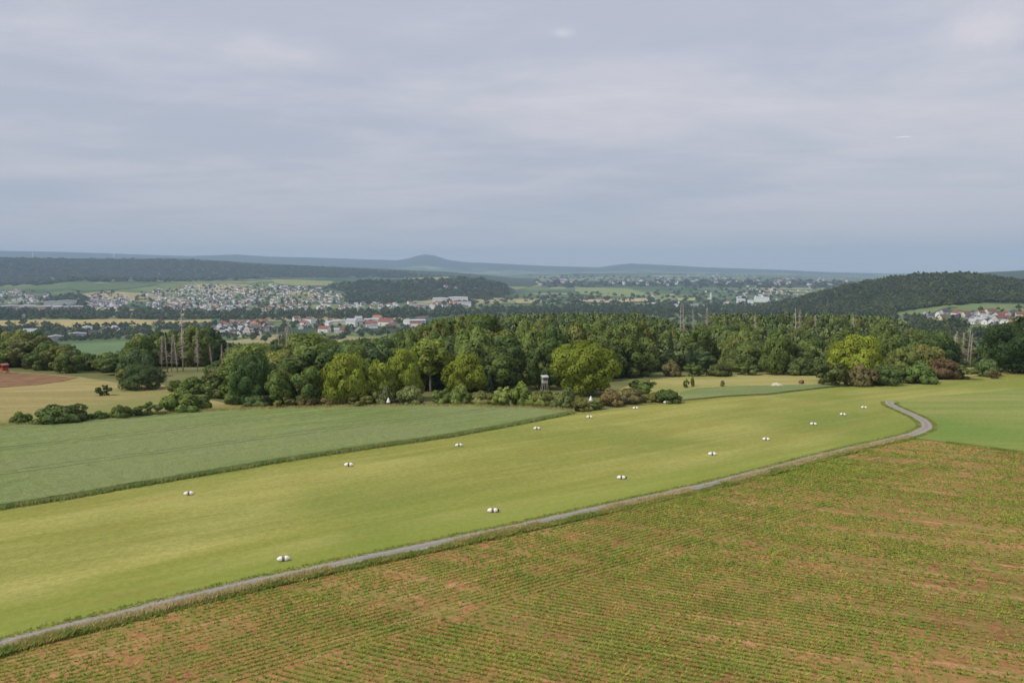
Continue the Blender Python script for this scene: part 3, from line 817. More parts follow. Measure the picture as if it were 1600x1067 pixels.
make_tree(199, 606, 30, 26, SHRUBS[2], OLIVE, 'small grey-green tree leaning against the dark spreading oak', cb=0.15)
make_tree(395, 634, 62, 78, BIG, (0.05,0.085,0.028), 'tall dense dark green tree at the meadow corner before the wheat', cb=0.02)
make_tree(440, 636, 50, 62, CROWNS[2], MIDG, 'green tree beside the tall dark one at the meadow corner', cb=0.02)
make_tree(480, 636, 48, 60, CROWNS[3], (0.08,0.115,0.032), 'thin grey-green tree just short of the lit clump', cb=0.02)
make_tree(830, 600, 44, 34, CROWNS[1], PALEG, 'pale green tree standing behind the pale hunting stand', cb=0.02)
make_tree(1213, 585, 46, 60, CROWNS[1], MIDG, 'round green tree at the upper rim of the slope meadow')
make_tree(1440, 588, 60, 44, CROWNS[4], OLIVE, 'olive tree behind the rusty shrub above the runway end', cb=0.02)
make_tree(1408, 590, 46, 42, CROWNS[1], (0.11,0.13,0.035), 'olive green tree next to the bright domed tree', cb=0.02)
# --- shrubs: (px, py foot, w, h, colour, label)
S = [
 (32,665,27,19,MIDG,'small round dark shrub, first in the row along the wheat'),
 (98,662,64,26,(0.07,0.10,0.03),'widest dark shrub in the row along the wheat'),
 (129,660,26,15,DARKG,'low dark shrub touching the widest one along the wheat'),
 (155,658,22,15,(0.08,0.12,0.03),'low green shrub midway along the wheat margin'),
 (190,656,28,20,MIDG,'leaning green shrub with one taller shoot along the wheat'),
 (230,652,38,22,(0.085,0.115,0.035),'rounded shrub just before the largest one along the wheat'),
 (285,645,58,34,(0.095,0.13,0.032),'largest bright-topped shrub at the end of the wheat margin row'),
 (313,642,32,22,MIDG,'low shrub adjoining the largest one on the wheat margin'),
 (163,618,20,15,DARKG,'small lone shrub in the middle of the dry meadow'),
 (300,614,44,24,(0.08,0.12,0.03),'broad green shrub below the dead spruces by the clearing'),
 (275,612,22,16,MIDG,'small green shrub at the clearing below the dead spruces'),
 (335,622,40,24,MIDG,'green shrub between the clearing and the tall dark tree'),
 (365,632,26,20,(0.09,0.13,0.035),'pale-tipped shrub at the foot of the tall dark tree'),
 (405,638,40,20,(0.075,0.105,0.035),'grey-green shrub at the foot of the tall dark tree by the wheat'),
 (445,639,30,18,OLIVE,'olive shrub on the margin where the meadow meets the wheat'),
 (480,637,34,20,RUSTY,'reddish brown shrub just short of the lit clump'),
 (512,636,34,18,(0.15,0.13,0.05),'straw-tinted low shrub before the lit clump'),
 (560,636,40,22,OLIVE,'olive shrub before the broad yellow-green tree'),
 (600,634,34,30,(0.10,0.12,0.045),'grey-green shrub behind the white marker cone by the wheat'),
 (640,634,44,30,(0.115,0.135,0.05),'soft green shrub left of the pale trunk in the lit clump'),
 (690,634,40,26,(0.10,0.14,0.035),'green shrub below the pale trunk'),
 (716,634,40,34,(0.12,0.155,0.04),'rounded bright shrub below the layered yellow-green tree'),
 (755,634,44,22,(0.14,0.15,0.05),'straw-green low shrub past the layered tree'),
 (785,636,40,32,PALEG,'rounded pale green shrub before the pale hunting stand'),
 (815,636,40,38,(0.105,0.14,0.03),'yellow-green shrub under the pale hunting stand'),
 (845,638,40,24,(0.13,0.15,0.04),'bright olive shrub beside the pale hunting stand'),
 (852,626,30,17,(0.12,0.14,0.045),'small olive shrub hiding the legs of the pale hunting stand'),
 (880,640,40,34,(0.105,0.13,0.045),'mid green shrub before the large round tree'),
 (905,642,30,20,OLIVE,'low olive shrub behind the marker cone near the runway'),
 (933,640,26,14,MIDG,'low green shrub on the runway edge past the marker cone'),
 (955,634,36,26,(0.15,0.12,0.05),'brownish shrub at the foot of the large round tree'),
 (985,630,40,22,(0.13,0.12,0.05),'rusty green shrub on the runway edge beyond the large tree'),
 (1000,618,52,24,(0.08,0.115,0.028),'domed dark green shrub at the corner of the slope meadow'),
 (1018,628,34,14,OLIVE,'low olive shrub between two darker ones by the runway'),
 (1042,629,40,19,(0.065,0.095,0.028),'low dark shrub beside the last marker of the far row'),
 (1072,606,9,14,MIDG,'young tree-like shrub, fuller of the pair on the slope meadow'),
 (1082,604,6,16,OLIVE,'slender young shrub, thinner of the pair on the slope meadow'),
 (1129,604,7,9,(0.13,0.13,0.045),'tiny shrub alone on the slope meadow'),
 (1085,588,30,20,MIDG,'green shrub on the upper rim of the slope meadow'),
 (1050,588,32,24,RUSTY,'reddish shrub on the upper rim of the slope meadow'),
 (1125,588,34,18,DARKO,'dark shrub on the rim of the slope meadow past the reddish one'),
 (1165,586,36,18,(0.09,0.12,0.035),'mid green shrub on the rim of the slope meadow'),
 (1243,586,42,26,(0.085,0.11,0.035),'grey-green shrub heaped at the rim near the runway end'),
 (1270,586,40,24,DARKG,'dark shrub beside the grey-green heap at the meadow rim'),
 (1300,603,50,36,DARKO,'dark olive shrub at the low end of the runway-end thicket'),
 (1345,603,44,32,(0.12,0.105,0.045),'brown-tinged shrub under the bright domed tree'),
 (1382,602,44,28,(0.075,0.11,0.035),'round green shrub in the front of the runway-end thicket'),
 (1412,599,36,24,MIDG,'smaller green shrub in the front of the runway-end thicket'),
 (1440,599,44,30,(0.085,0.13,0.035),'rounded fresh green shrub in the runway-end thicket'),
 (1474,592,42,28,(0.10,0.072,0.036),'russet red-leaved shrub at the end of the thicket'),
 (1495,592,48,20,(0.095,0.125,0.035),'low green shrub closing the runway-end thicket'),
 (1395,586,44,26,(0.13,0.09,0.045),'reddish olive shrub behind the runway-end thicket'),
 (1541,588,31,23,(0.085,0.12,0.04),'lone round shrub between the thicket and the big dark tree'),
 (1554,592,14,12,(0.14,0.10,0.05),'small brown shrub leaning on the lone round one'),
]
for i, (px, py, w, h, c, lab) in enumerate(S):
    make_tree(px, py, w, h, SHRUBS[i % 3], c, lab, 'shrubs along the field edges', 'shrub', 'shrub', 0.0)

# --- dead spruces
def dead_mesh(name, seed, dense):
    g = random.Random(seed); mb = MB(); tw = MB()
    mb.tube([(0,0,-0.02),(0.004,0,0.5),(0.0,0.004,1.0)], [0.012,0.009,0.003], 6)
    for i in range(5):
        z0 = g.uniform(0.35, 0.85); a = g.uniform(0, 6.28); l = g.uniform(0.07, 0.14)
        mb.tube([(0,0,z0),(math.cos(a)*l*.6, math.sin(a)*l*.6, z0 + l*.1),(math.cos(a)*l, math.sin(a)*l, z0 + l*g.uniform(-.2, .5))], [0.005,0.004,0.001], 4)
    for i in range(dense):
        z0 = g.uniform(0.22, 0.97); a = g.uniform(0, 6.28); l = g.uniform(0.03, 0.10) * (1.15 - z0 * 0.8)
        tw.tube([(0,0,z0),(math.cos(a)*l, math.sin(a)*l, z0 - l*0.25)], [0.0035,0.001], 3)
    return mb.mesh(name, [M_DEAD], True), tw.mesh(name + '_twigs', [M_DEAD], False)
DEAD = [dead_mesh('dead_trunk', 1, 150), dead_mesh('dead_trunk_b', 2, 320), dead_mesh('dead_trunk_c', 3, 50)]
def dead_tree(px, py_top, py_foot, kind, label, r=None):
    """top and foot rows as seen; stands in the wood at ground distance r"""
    az = math.atan((px - 800) / FPX * cp); r = r / math.cos(az)
    x, y = math.sin(az) * r, math.cos(az) * r
    z = float(terrain(x, y)); zt = z_at(px, py_top, r); h = max(6, zt - z)
    root = link('dead_spruce', None, loc=(x, y, z)); tag(root, label, 'dead tree', 'dead spruces rising from the wood')
    root.rotation_euler = (R(random.uniform(-4, 4)), R(random.uniform(-4, 4)), random.uniform(0, 6))
    wd = min(h, 22) * random.uniform(0.9, 1.2)
    link('trunk', DEAD[kind][0], root, scale=(wd, wd, h)); b = link('twigs', DEAD[kind][1], root, scale=(wd * 1.1, wd * 1.1, h)); b['kind'] = 'stuff'
    placed.append((x, y, 2.0)); dead_at.append((px, r))
for px, t, kd, r, lab in [
  (246, 525, 1, 246, 'short twiggy dead spruce, first of the group beyond the dry meadow'),
  (255, 522, 0, 248, 'slim bare dead spruce beside the short twiggy one'),
  (262, 520, 0, 247, 'slim dead spruce in the middle of the group beyond the dry meadow'),
  (271, 522, 0, 245, 'straight grey dead spruce before the tallest one'),
  (280, 484, 0, 248, 'tallest dead spruce, bleached, with a snapped side limb'),
  (303, 515, 1, 246, 'thick shaggy dead spruce standing apart past the tallest one'),
  (326, 536, 1, 270, 'short dead spruce below the near village, alone'),
  (341, 538, 1, 272, 'dead spruce in the pair below the near village, shorter'),
  (351, 536, 1, 272, 'dead spruce in the pair below the near village, fuller'),
  (436, 512, 0, 330, 'dead spruce at the start of the pale clump below the long cream hall'),
  (443, 508, 1, 332, 'shaggiest dead spruce of the pale clump below the cream hall'),
  (449, 510, 1, 330, 'dead spruce in the middle of the pale clump'),
  (456, 516, 0, 334, 'last and shortest dead spruce of the pale clump'),
  (1065, 476, 2, 430, 'thin dead spruce, first of four standing above the central wood'),
  (1072, 474, 2, 432, 'tall thin dead spruce next to the first of the four'),
  (1087, 484, 0, 436, 'shorter dead spruce, third of four above the central wood'),
  (1107, 480, 1, 430, 'shaggy dead spruce, last of four above the central wood'),
  (1184, 488, 0, 440, 'lone dead spruce between the four and the pair above the wood'),
  (1248, 481, 2, 440, 'bare dead spruce of the close pair above the wood'),
  (1253, 484, 1, 440, 'twiggy dead spruce of the close pair above the wood'),
  (1280, 492, 0, 445, 'short reddish dead spruce past the close pair'),
  (1340, 492, 0, 445, 'short dead spruce under the dark wooded hill'),
  (1117, 545, 0, 300, 'pale dead tree inside the wood above the slope meadow'),
  (1496, 520, 0, 300, 'dead spruce, first of the group below the village'),
  (1504, 517, 1, 302, 'shaggy dead spruce second in the group below the village'),
  (1512, 518, 1, 300, 'shaggy dead spruce in the middle of the group below the village'),
  (1519, 514, 0, 298, 'straight dead spruce fourth in the group below the village'),
  (1524, 520, 2, 292, 'pale bare dead spruce, last of the group below the village')]:
    dead_tree(px, t, 0, kd, lab, r)

# ------------------------------------------------------------------ the wood: the trees that show largest are objects, the rest one mass
FRONT = [(-300,577),(0,579),(60,582),(130,588),(190,600),(245,596),(262,602),(290,606),(320,618),(400,632),(520,628),(650,612),(760,622),(850,622),(930,606),(965,604),(1000,590),(1050,586),(1200,582),(1290,574),(1320,590),(1400,590),(1490,577),(1530,576.5),(1560,577),(1640,577),(1900,577)]
SKYL = [(-300,495),(0,503),(30,507),(55,520),(105,545),(130,553),(205,548),(216,520),(240,503),(262,505),(300,500),(330,508),(338,538),(425,538),(445,520),(480,522),(520,534),(600,528),(655,510),(700,496),(760,492),(860,488),(1000,487),(1045,500),(1062,506),(1104,506),(1115,488),(1200,488),(1300,488),(1400,492),(1440,498),(1475,523),(1550,540),(1575,525),(1600,525),(1900,520)]
BACKR = [(-300,330),(0,300),(100,300),(205,330),(240,420),(330,470),(450,540),(600,600),(700,640),(1440,640),(1480,430),(1600,400),(1900,400)]
us = np.arange(-320, 1940, 10); cz = lambda u: np.cos(np.arctan((u - 800) / FPX * cp))
rf_t = [min(264 / cz(u), hit(u, table(u, FRONT))[3]) for u in us]
print('front', [(int(u), int(q)) for u, q in zip(us[::10], rf_t[::10])])
cand = []
SP = 8.2
gx, gy = np.meshgrid(np.arange(-560, 760, SP), np.arange(120, 660, SP))
gx = gx.ravel() + rng.uniform(-.42, .42, gx.size) * SP; gy = gy.ravel() + rng.uniform(-.42, .42, gy.size) * SP
gr = np.hypot(gx, gy); gu = u_of(gx, gy)
sel = (gu > -170) & (gu < 1770) & (gr > np.interp(gu, us, rf_t) + 3) & (gr < np.maximum(table(gu, BACKR) / cz(gu), np.interp(gu, us, rf_t) + np.where(gu > 1480, 95, 60))) & (gy > 0)
gx, gy, gr, gu = gx[sel], gy[sel], gr[sel], gu[sel]
gz = terrain(gx, gy)
PL = np.array(placed)
order = np.argsort(gr)
skyline = np.full(2200, 1100.0)
for i in order:
    x, y, z, r, u = gx[i], gy[i], gz[i], gr[i], gu[i]
    if np.any(np.hypot(PL[:, 0] - x, PL[:, 1] - y) < PL[:, 2] * 0.7 + 1.5): continue
    edge = r - np.interp(u, us, rf_t)
    h = random.uniform(5.5, 9) if edge < 13 else random.uniform(8, 12.5) if edge < 36 else random.uniform(10.5, 16.5)
    if 380 < u < 760: h *= 1.35
    if edge < 16 and 815 < u < 990: continue
    ytop = table(u, SKYL) + random.uniform(0, 7)
    for du, dr in dead_at:
        if r < dr / cz(du) + 2 and abs(u - du) < (24 if du < 310 else 16):
            ytop = max(ytop, 584 if du < 275 else 580 if du < 310 else 566 if du < 360 else 548 if du < 500 else 586 if du == 1117 else 512 if du < 1400 else 561)
    zmax = z_at(u, ytop, r)
    if z + h > zmax: h = zmax - z
    if h < 4.5: continue
    w = min(random.uniform(8.5, 12.5), h * 0.95 + 1.5)
    yt = pix(x, y, z + h)[1]; k_ = FPX / r
    a, b = int(u - w * k_ / 2 + 300), int(u + w * k_ / 2 + 300)
    a = max(a, 0); b = min(max(b, a + 1), 2199)
    shows = np.clip(skyline[a:b] - yt, 0, h * k_).mean() * (b - a) if -20 < u < 1620 else 0
    skyline[a:b] = np.minimum(skyline[a:b], yt + 0.25 * w * k_)
    cand.append((shows, x, y, z, r, u, h, w))
cand.sort(key=lambda c: -c[0])
N_TREES = 300 - 18
zone_names = [(130, 'behind the red hunting stand'), (235, 'behind the dry meadow'), (420, 'around the tall dead spruces'),
              (640, 'below the near village'), (830, 'behind the lit clump'), (1000, 'behind the large round tree'),
              (1220, 'above the slope meadow'), (1450, 'above the runway-end thicket'), (9999, 'below the hillside village')]
KINDS = [(DARKG, 'dark green broadleaf tree', 3), (MIDG, 'mid green broadleaf tree', 4), ((0.104,0.134,0.038), 'lighter yellowish green tree', 3), (BLUEG, 'bluish green tree', 2), (OLIVE, 'olive tree', 2), ((0.038,0.066,0.030), 'dark pointed conifer', 1), ((0.092,0.096,0.040), 'brownish thin-leaved tree', 0.35)]
kw = np.array([k_[2] for k_ in KINDS], float); kw /= kw.sum()
for c in cand[:N_TREES]:
    _, x, y, z, r, u, h, w = c
    ki = int(rng.choice(len(KINDS), p=kw)); col, desc, _w = KINDS[ki]
    band = 'edge of ' if False else ''
    zone = next(n_ for lim, n_ in zone_names if u < lim)
    mesh = CONIFER if ki == 5 else CROWNS[int(rng.integers(0, 6))]
    k_ = FPX / math.hypot(r, CAMZ - z)
    wv = w * (0.55 if ki == 5 else 1.12)
    e_ = r - np.interp(u, us, rf_t)
    band = 'on the front edge' if e_ < 14 else 'in the second rank' if e_ < 34 else 'halfway back' if e_ < 90 else 'far back'
    size = 'small ' if h < 8.5 else 'tall ' if h > 13.5 else ''
    lab = size + desc + ' ' + band + ' ' + zone
    g_ = random.uniform(0.88, 1.12)
    cc = tuple((v * 0.72 + m_ * 0.28) * g_ for v, m_ in zip(col, (0.078, 0.108, 0.030)))
    make_tree(0, 0, wv * k_, h * k_, mesh, cc, lab, lab.replace(' tree ', ' trees ').replace('conifer ', 'conifers '), 'pine_tree' if ki == 5 else 'tree', 'tree', 0.02, at=(x, y, z, r))

# ------------------------------------------------------------------ masses of far trees (instances of small crowns)
def instancer(name, pts, protos, label):
    """pts rows: x,y,z, sx,sy,sz, rot, proto index"""
    A = np.array(pts, dtype=np.float32)
    me = bpy.data.meshes.new(name); me.vertices.add(len(A)); me.vertices.foreach_set('co', A[:, :3].ravel()); me.update()
    a = me.attributes.new('scl', 'FLOAT_VECTOR', 'POINT'); a.data.foreach_set('vector', A[:, 3:6].ravel())
    a = me.attributes.new('rotz', 'FLOAT', 'POINT'); a.data.foreach_set('value', A[:, 6].copy())
    a = me.attributes.new('pick', 'INT', 'POINT'); a.data.foreach_set('value', A[:, 7].astype(np.int32))
    o = link(name, me); tag(o, label, kind='stuff')
    g = bpy.data.node_groups.new(name, 'GeometryNodeTree')
    g.interface.new_socket('Geometry', in_out='INPUT', socket_type='NodeSocketGeometry')
    g.interface.new_socket('Geometry', in_out='OUTPUT', socket_type='NodeSocketGeometry')
    gi, go = g.nodes.new('NodeGroupInput'), g.nodes.new('NodeGroupOutput')
    j = g.nodes.new('GeometryNodeJoinGeometry')
    for p in reversed(protos):
        oi = g.nodes.new('GeometryNodeObjectInfo'); oi.inputs['Object'].default_value = p; oi.inputs['As Instance'].default_value = True
        g.links.new(oi.outputs['Geometry'], j.inputs[0])
    ip = g.nodes.new('GeometryNodeInstanceOnPoints'); ip.inputs['Pick Instance'].default_value = True
    def attr(n_, typ):
        q = g.nodes.new('GeometryNodeInputNamedAttribute'); q.data_type = typ; q.inputs['Name'].default_value = n_
        return next(s for s in q.outputs if s.enabled and s.name == 'Attribute')
    g.links.new(gi.outputs[0], ip.inputs['Points']); g.links.new(j.outputs[0], ip.inputs['Instance'])
    g.links.new(attr('pick', 'INT'), ip.inputs['Instance Index'])
    g.links.new(attr('scl', 'FLOAT_VECTOR'), ip.inputs['Scale'])
    cxyz = g.nodes.new('ShaderNodeCombineXYZ'); g.links.new(attr('rotz', 'FLOAT'), cxyz.inputs[2])
    er = g.nodes.new('FunctionNodeEulerToRotation'); g.links.new(cxyz.outputs[0], er.inputs[0]); g.links.new(er.outputs[0], ip.inputs['Rotation'])
    g.links.new(ip.outputs[0], go.inputs[0])
    md = o.modifiers.new('scatter', 'NODES'); md.node_group = g
    return o
def proto(mesh): return bpy.data.objects.new(mesh.name, mesh)
FAR_P = [proto(m_) for m_ in FARC]; HILL_P = [proto(m_) for m_ in HILLC]
rest = [(c[1], c[2], c[3], c[7] * 1.15, c[7] * 1.15, c[6], random.uniform(0, 6.28), random.choice([0, 0, 1, 1, 2, 3, 3, 4])) for c in cand[N_TREES:]]
instancer('wood', rest, FAR_P, 'deep mixed wood filling the slope below the fields')
def scatter_px(poly, n, w, h, out, protos_n, cond=None, jitter=0.3):
    P = np.array(poly, float); lo, hi = P.min(0), P.max(0); got = 0; tries = 0
    while got < n and tries < n * 12:
        tries += 1
        px, py = random.uniform(lo[0], hi[0]), random.uniform(lo[1], hi[1])
        if not inside(poly, np.array([px]), np.array([py]))[0]: continue
        q = hit(px, py)
        if q is None: continue
        x, y, z, r = q
        s = random.uniform(1 - jitter, 1 + jitter)
        out.append((x, y, z - 0.5, w * s, w * s, h * s * random.uniform(0.85, 1.15), random.uniform(0, 6.28), random.randrange(protos_n))); got += 1
hw = []
# dark wooded hill beyond the village
scatter_px([(1195,488),(1225,474),(1262,461),(1300,453),(1345,443),(1390,435.5),(1440,430.5),(1500,430),(1550,431),(1585,442),(1620,446),(1620,474),(1540,473),(1480,478),(1400,489),(1330,490),(1240,492)], 6500, 13, 12, hw, 4)
# its skyline trees
for u in np.arange(1185, 1660, 0.9):
    az = math.atan((u - 800) / FPX * cp); r = random.uniform(2250, 2650); x, y = math.sin(az) * r, math.cos(az) * r
    s = random.uniform(0.8, 1.2); hw.append((x, y, float(terrain(x, y)) - 1, 13 * s, 13 * s, 11 * s, random.uniform(0, 6.28), random.randrange(4)))
instancer('hill_wood', hw, HILL_P, 'dark wooded hill above the hillside village')
vt = []
def belt(poly, n, w, h): scatter_px(poly, n, w, h, vt, 4)
belt([(-40,484),(80,487),(200,486),(330,488),(540,486),(640,484),(660,492),(640,500),(540,499),(340,500),(260,500),(120,499),(0,500),(-40,498)], 900, 17, 14)
belt([(-40,516),(20,505),(60,508),(110,512),(200,508),(300,506),(335,507),(325,528),(215,531),(150,532),(100,535),(60,536),(0,535),(-40,535)], 420, 13, 11)
belt([(60,470),(110,462),(140,465),(135,480),(80,474)], 120, 18, 13)
belt([(500,449),(560,441),(620,439),(690,437),(750,436),(790,446),(800,460),(770,468),(700,468),(640,472),(600,476),(540,474),(540,456)], 1300, 22, 15)
belt([(-40,418),(0,412),(150,410),(300,412),(420,416),(540,424),(640,428),(740,434),(680,434),(560,434),(430,434),(330,440),(230,440),(110,440),(60,446),(-40,448)], 3200, 36, 15)
belt([(-20,404),(150,406),(300,407),(400,414),(500,418),(640,426),(640,432),(300,420),(0,414)], 1900, 38, 15)
belt([(640,480),(700,482),(760,480),(860,481),(960,478),(1060,478),(1240,476),(1230,490),(1100,490),(960,488),(800,488),(680,496),(640,494)], 620, 15, 13)
belt([(760,482),(900,482),(1060,480),(1240,480),(1400,489),(1400,500),(1200,494),(760,494)], 900, 13, 13)
belt([(1025,489),(1118,489),(1118,507),(1025,507)], 110, 11, 10)
belt([(880,478),(1060,478),(1070,490),(880,490)], 260, 14, 13)
belt([(1380,493),(1440,500),(1475,520),(1500,540),(1480,552),(1400,535)], 160, 10, 11)
belt([(790,462),(900,457),(1000,462),(1040,450),(1180,450),(1240,456),(1230,474),(1060,476),(860,478),(760,478),(720,484),(640,484),(650,476)], 420, 20, 13)
belt([(820,430),(1000,432),(1200,436),(1340,440),(1300,452),(1160,450),(1000,448),(850,450)], 420, 36, 18)
belt([(205,458),(330,445),(500,448),(540,460),(520,484),(260,484),(205,480)], 520, 13, 9)
belt([(0,450),(75,458),(200,455),(200,486),(130,484),(0,474)], 120, 13, 9)
belt([(335,500),(430,500),(560,502),(660,502),(680,512),(560,530),(430,534),(340,532),(325,520)], 260, 11, 9)
belt([(1395,492),(1440,500),(1500,508),(1600,520),(1640,530),(1640,548),(1560,545),(1480,530),(1420,512)], 130, 10, 11)
belt([(1440,488),(1640,480),(1640,516),(1550,508),(1440,500)], 70, 8, 7)
instancer('valley_trees', vt, HILL_P, 'belts, copses and wooded slopes across the hazy valley')

# ------------------------------------------------------------------ far fields
def flat_field(name, poly, col, off=None):
    P = to_plan(poly); rr = np.mean([math.hypot(*p) for p in P])
    sheet(name, P, plain(name, col, 0.95, 0.12, 0.02), max(20, rr * 0.018), off or rr * 0.0006)
flat_field('straw_field', [(-40,502),(100,500),(200,499.5),(330,500),(330,504),(210,510),(120,512),(60,511),(-40,508)], (0.42,0.34,0.13))
flat_field('green_field', [(112,538),(205,534),(240,536),(235,552),(150,556),(110,550)], (0.13,0.20,0.08))
flat_field('stubble_field', [(345,499.5),(450,500),(640,497),(640,500.5),(480,503.5),(345,503)], (0.33,0.30,0.16))
flat_field('hill_pasture', [(105,444),(210,443),(250,445),(200,452),(130,456),(108,452)], (0.10,0.145,0.05))
flat_field('crest_field', [(423,437),(470,438),(522,440),(515,447),(470,448),(430,444)], (0.25,0.27,0.09))
flat_field('mound_field', [(632,434.5),(705,434.5),(700,440),(660,442),(636,439)], (0.30,0.29,0.10))
flat_field('pale_field', [(785,444),(850,443),(845,449),(800,450)], (0.24,0.25,0.09))
flat_field('ochre_field', [(805,469.5),(846,468.5),(846,474),(806,474.5)], (0.40,0.35,0.15))
flat_field('sand_field', [(902,469),(985,467),(1016,466),(1014,471),(960,474),(905,471.5)], (0.48,0.38,0.22))
flat_field('bright_pasture', [(898,449),(985,452),(1015,460),(1010,465),(940,464),(900,459)], (0.22,0.27,0.08))
flat_field('valley_pasture', [(1020,462),(1060,462),(1058,472),(1025,473)], (0.20,0.26,0.09))
flat_field('lime_field', [(1058,466),(1096,466),(1094,470.5),(1056,470.5)], (0.36,0.38,0.11))
0 and flat_field('grey_field', [(745,472),(800,474),(860,476),(850,481),(760,480)], (0.22,0.25,0.10))
flat_field('upper_village_field', [(1385,489),(1440,485),(1500,478.5),(1540,475.5),(1600,477),(1700,478),(1700,486),(1600,488),(1540,487),(1480,489),(1440,494)], (0.165,0.215,0.08))
flat_field('lower_village_field', [(1440,500),(1478,503),(1503,507),(1512,514),(1490,521),(1462,514)], (0.30,0.29,0.08))

# ------------------------------------------------------------------ buildings
M_WALL = object_colour('house_wall', 0.85, 0.06, 0.3)
M_ROOF = object_colour('roof_tiles', 0.75, 0.16, 0.8)
M_DARKGLASS = plain('window_glass', (0.03, 0.035, 0.045), 0.25, 0.1)
M_DOOR = plain('gate_panel', (0.35, 0.10, 0.05), 0.6, 0.1)
def house_parts(w, d, wall, rise, hip=0.0):
    a, b, r = MB(), MB(), MB()
    a.box(-w/2, w/2, -d/2, d/2, -1.5, wall)
    # gable walls
    a.add([(-w/2,-d/2,wall),(-w/2,d/2,wall),(-w/2,0,wall+rise)], [[0,2,1]]); a.add([(w/2,-d/2,wall),(w/2,d/2,wall),(w/2,0,wall+rise)], [[0,1,2]])
    o = 0.45; s = rise / (d / 2); zt = wall + rise
    xh = w/2 + o - hip
    t_ = 0.22
    for sg in (-1, 1):
        y1 = sg * (d/2 + o); z1 = wall - o * s
        top = [(-w/2-o, y1, z1 + t_), (w/2+o, y1, z1 + t_), (xh, 0, zt + t_), (-xh, 0, zt + t_)]
        bot = [(p[0], p[1], p[2] - t_ + 0.02) for p in top]
        f = [[0,1,2,3],[7,6,5,4],[0,4,5,1],[1,5,6,2],[3,2,6,7],[0,3,7,4]]
        if sg > 0: f = [q[::-1] for q in f]
        b.add(top + bot, f)
    r.box(w*0.18, w*0.18+0.7, -0.35, 0.35, wall + rise*0.5, wall + rise + 1.0)
    return a.mesh('house_wall', [M_WALL]), b.mesh('house_roof', [M_ROOF]), r.mesh('house_chimney', [M_WALL])
HP = [house_parts(11, 9, 4.6, 3.8), house_parts(13, 9.5, 3.6, 4.2), house_parts(9.5, 9.5, 5.8, 3.4), house_parts(15, 10, 5.2, 3.4)]
wm = MB(); wm.box(-0.6, 0.6, -0.06, 0.06, 0, 1.35); WIN = wm.mesh('window', [M_DARKGLASS])
DIM = [(11,9,4.6),(13,9.5,3.6),(9.5,9.5,5.8),(15,10,5.2)]
WHITE=(0.78,0.77,0.74); CREAM=(0.68,0.62,0.50); GREYW=(0.48,0.48,0.49); RED=(0.27,0.10,0.075); ORANGE=(0.43,0.185,0.10); DGREY=(0.085,0.085,0.095); BROWN=(0.19,0.10,0.075); LGREY=(0.42,0.42,0.44); PEACH=(0.62,0.42,0.28)
built = []
def house(px, py, kind, wall, roof, label, group, scale=1.0, rot=None, windows=True):
    q = hit(px, py)
    if q is None: return
    x, y, z, r = q
    root = link('house', None, loc=(x, y, z), rotz=random.choice([0.2, 0.5, 1.35, 1.8, -0.4]) + random.uniform(-.15, .15) if rot is None else rot, scale=(scale,) * 3)
    tag(root, label, 'house', group)
    link('wall', HP[kind][0], root, color=wall); rf = link('roof', HP[kind][1], root, color=roof)
    if windows:
        link('chimney', HP[kind][2], rf, color=(0.30, 0.15, 0.10))
        w, d, wl = DIM[kind]
        for sx in (-0.27, 0.27):
            link('window', WIN, root, (sx * w, -d/2 - 0.03, 1.1)); link('window', WIN, root, (sx * w, d/2 + 0.03, 1.1))
        link('window', WIN, root, (w/2 + 0.03, 0, 1.1), math.pi/2); link('window', WIN, root, (-w/2 - 0.03, 0, 1.1), math.pi/2)
    built.append((x, y))
GV = 'houses of the hillside village'
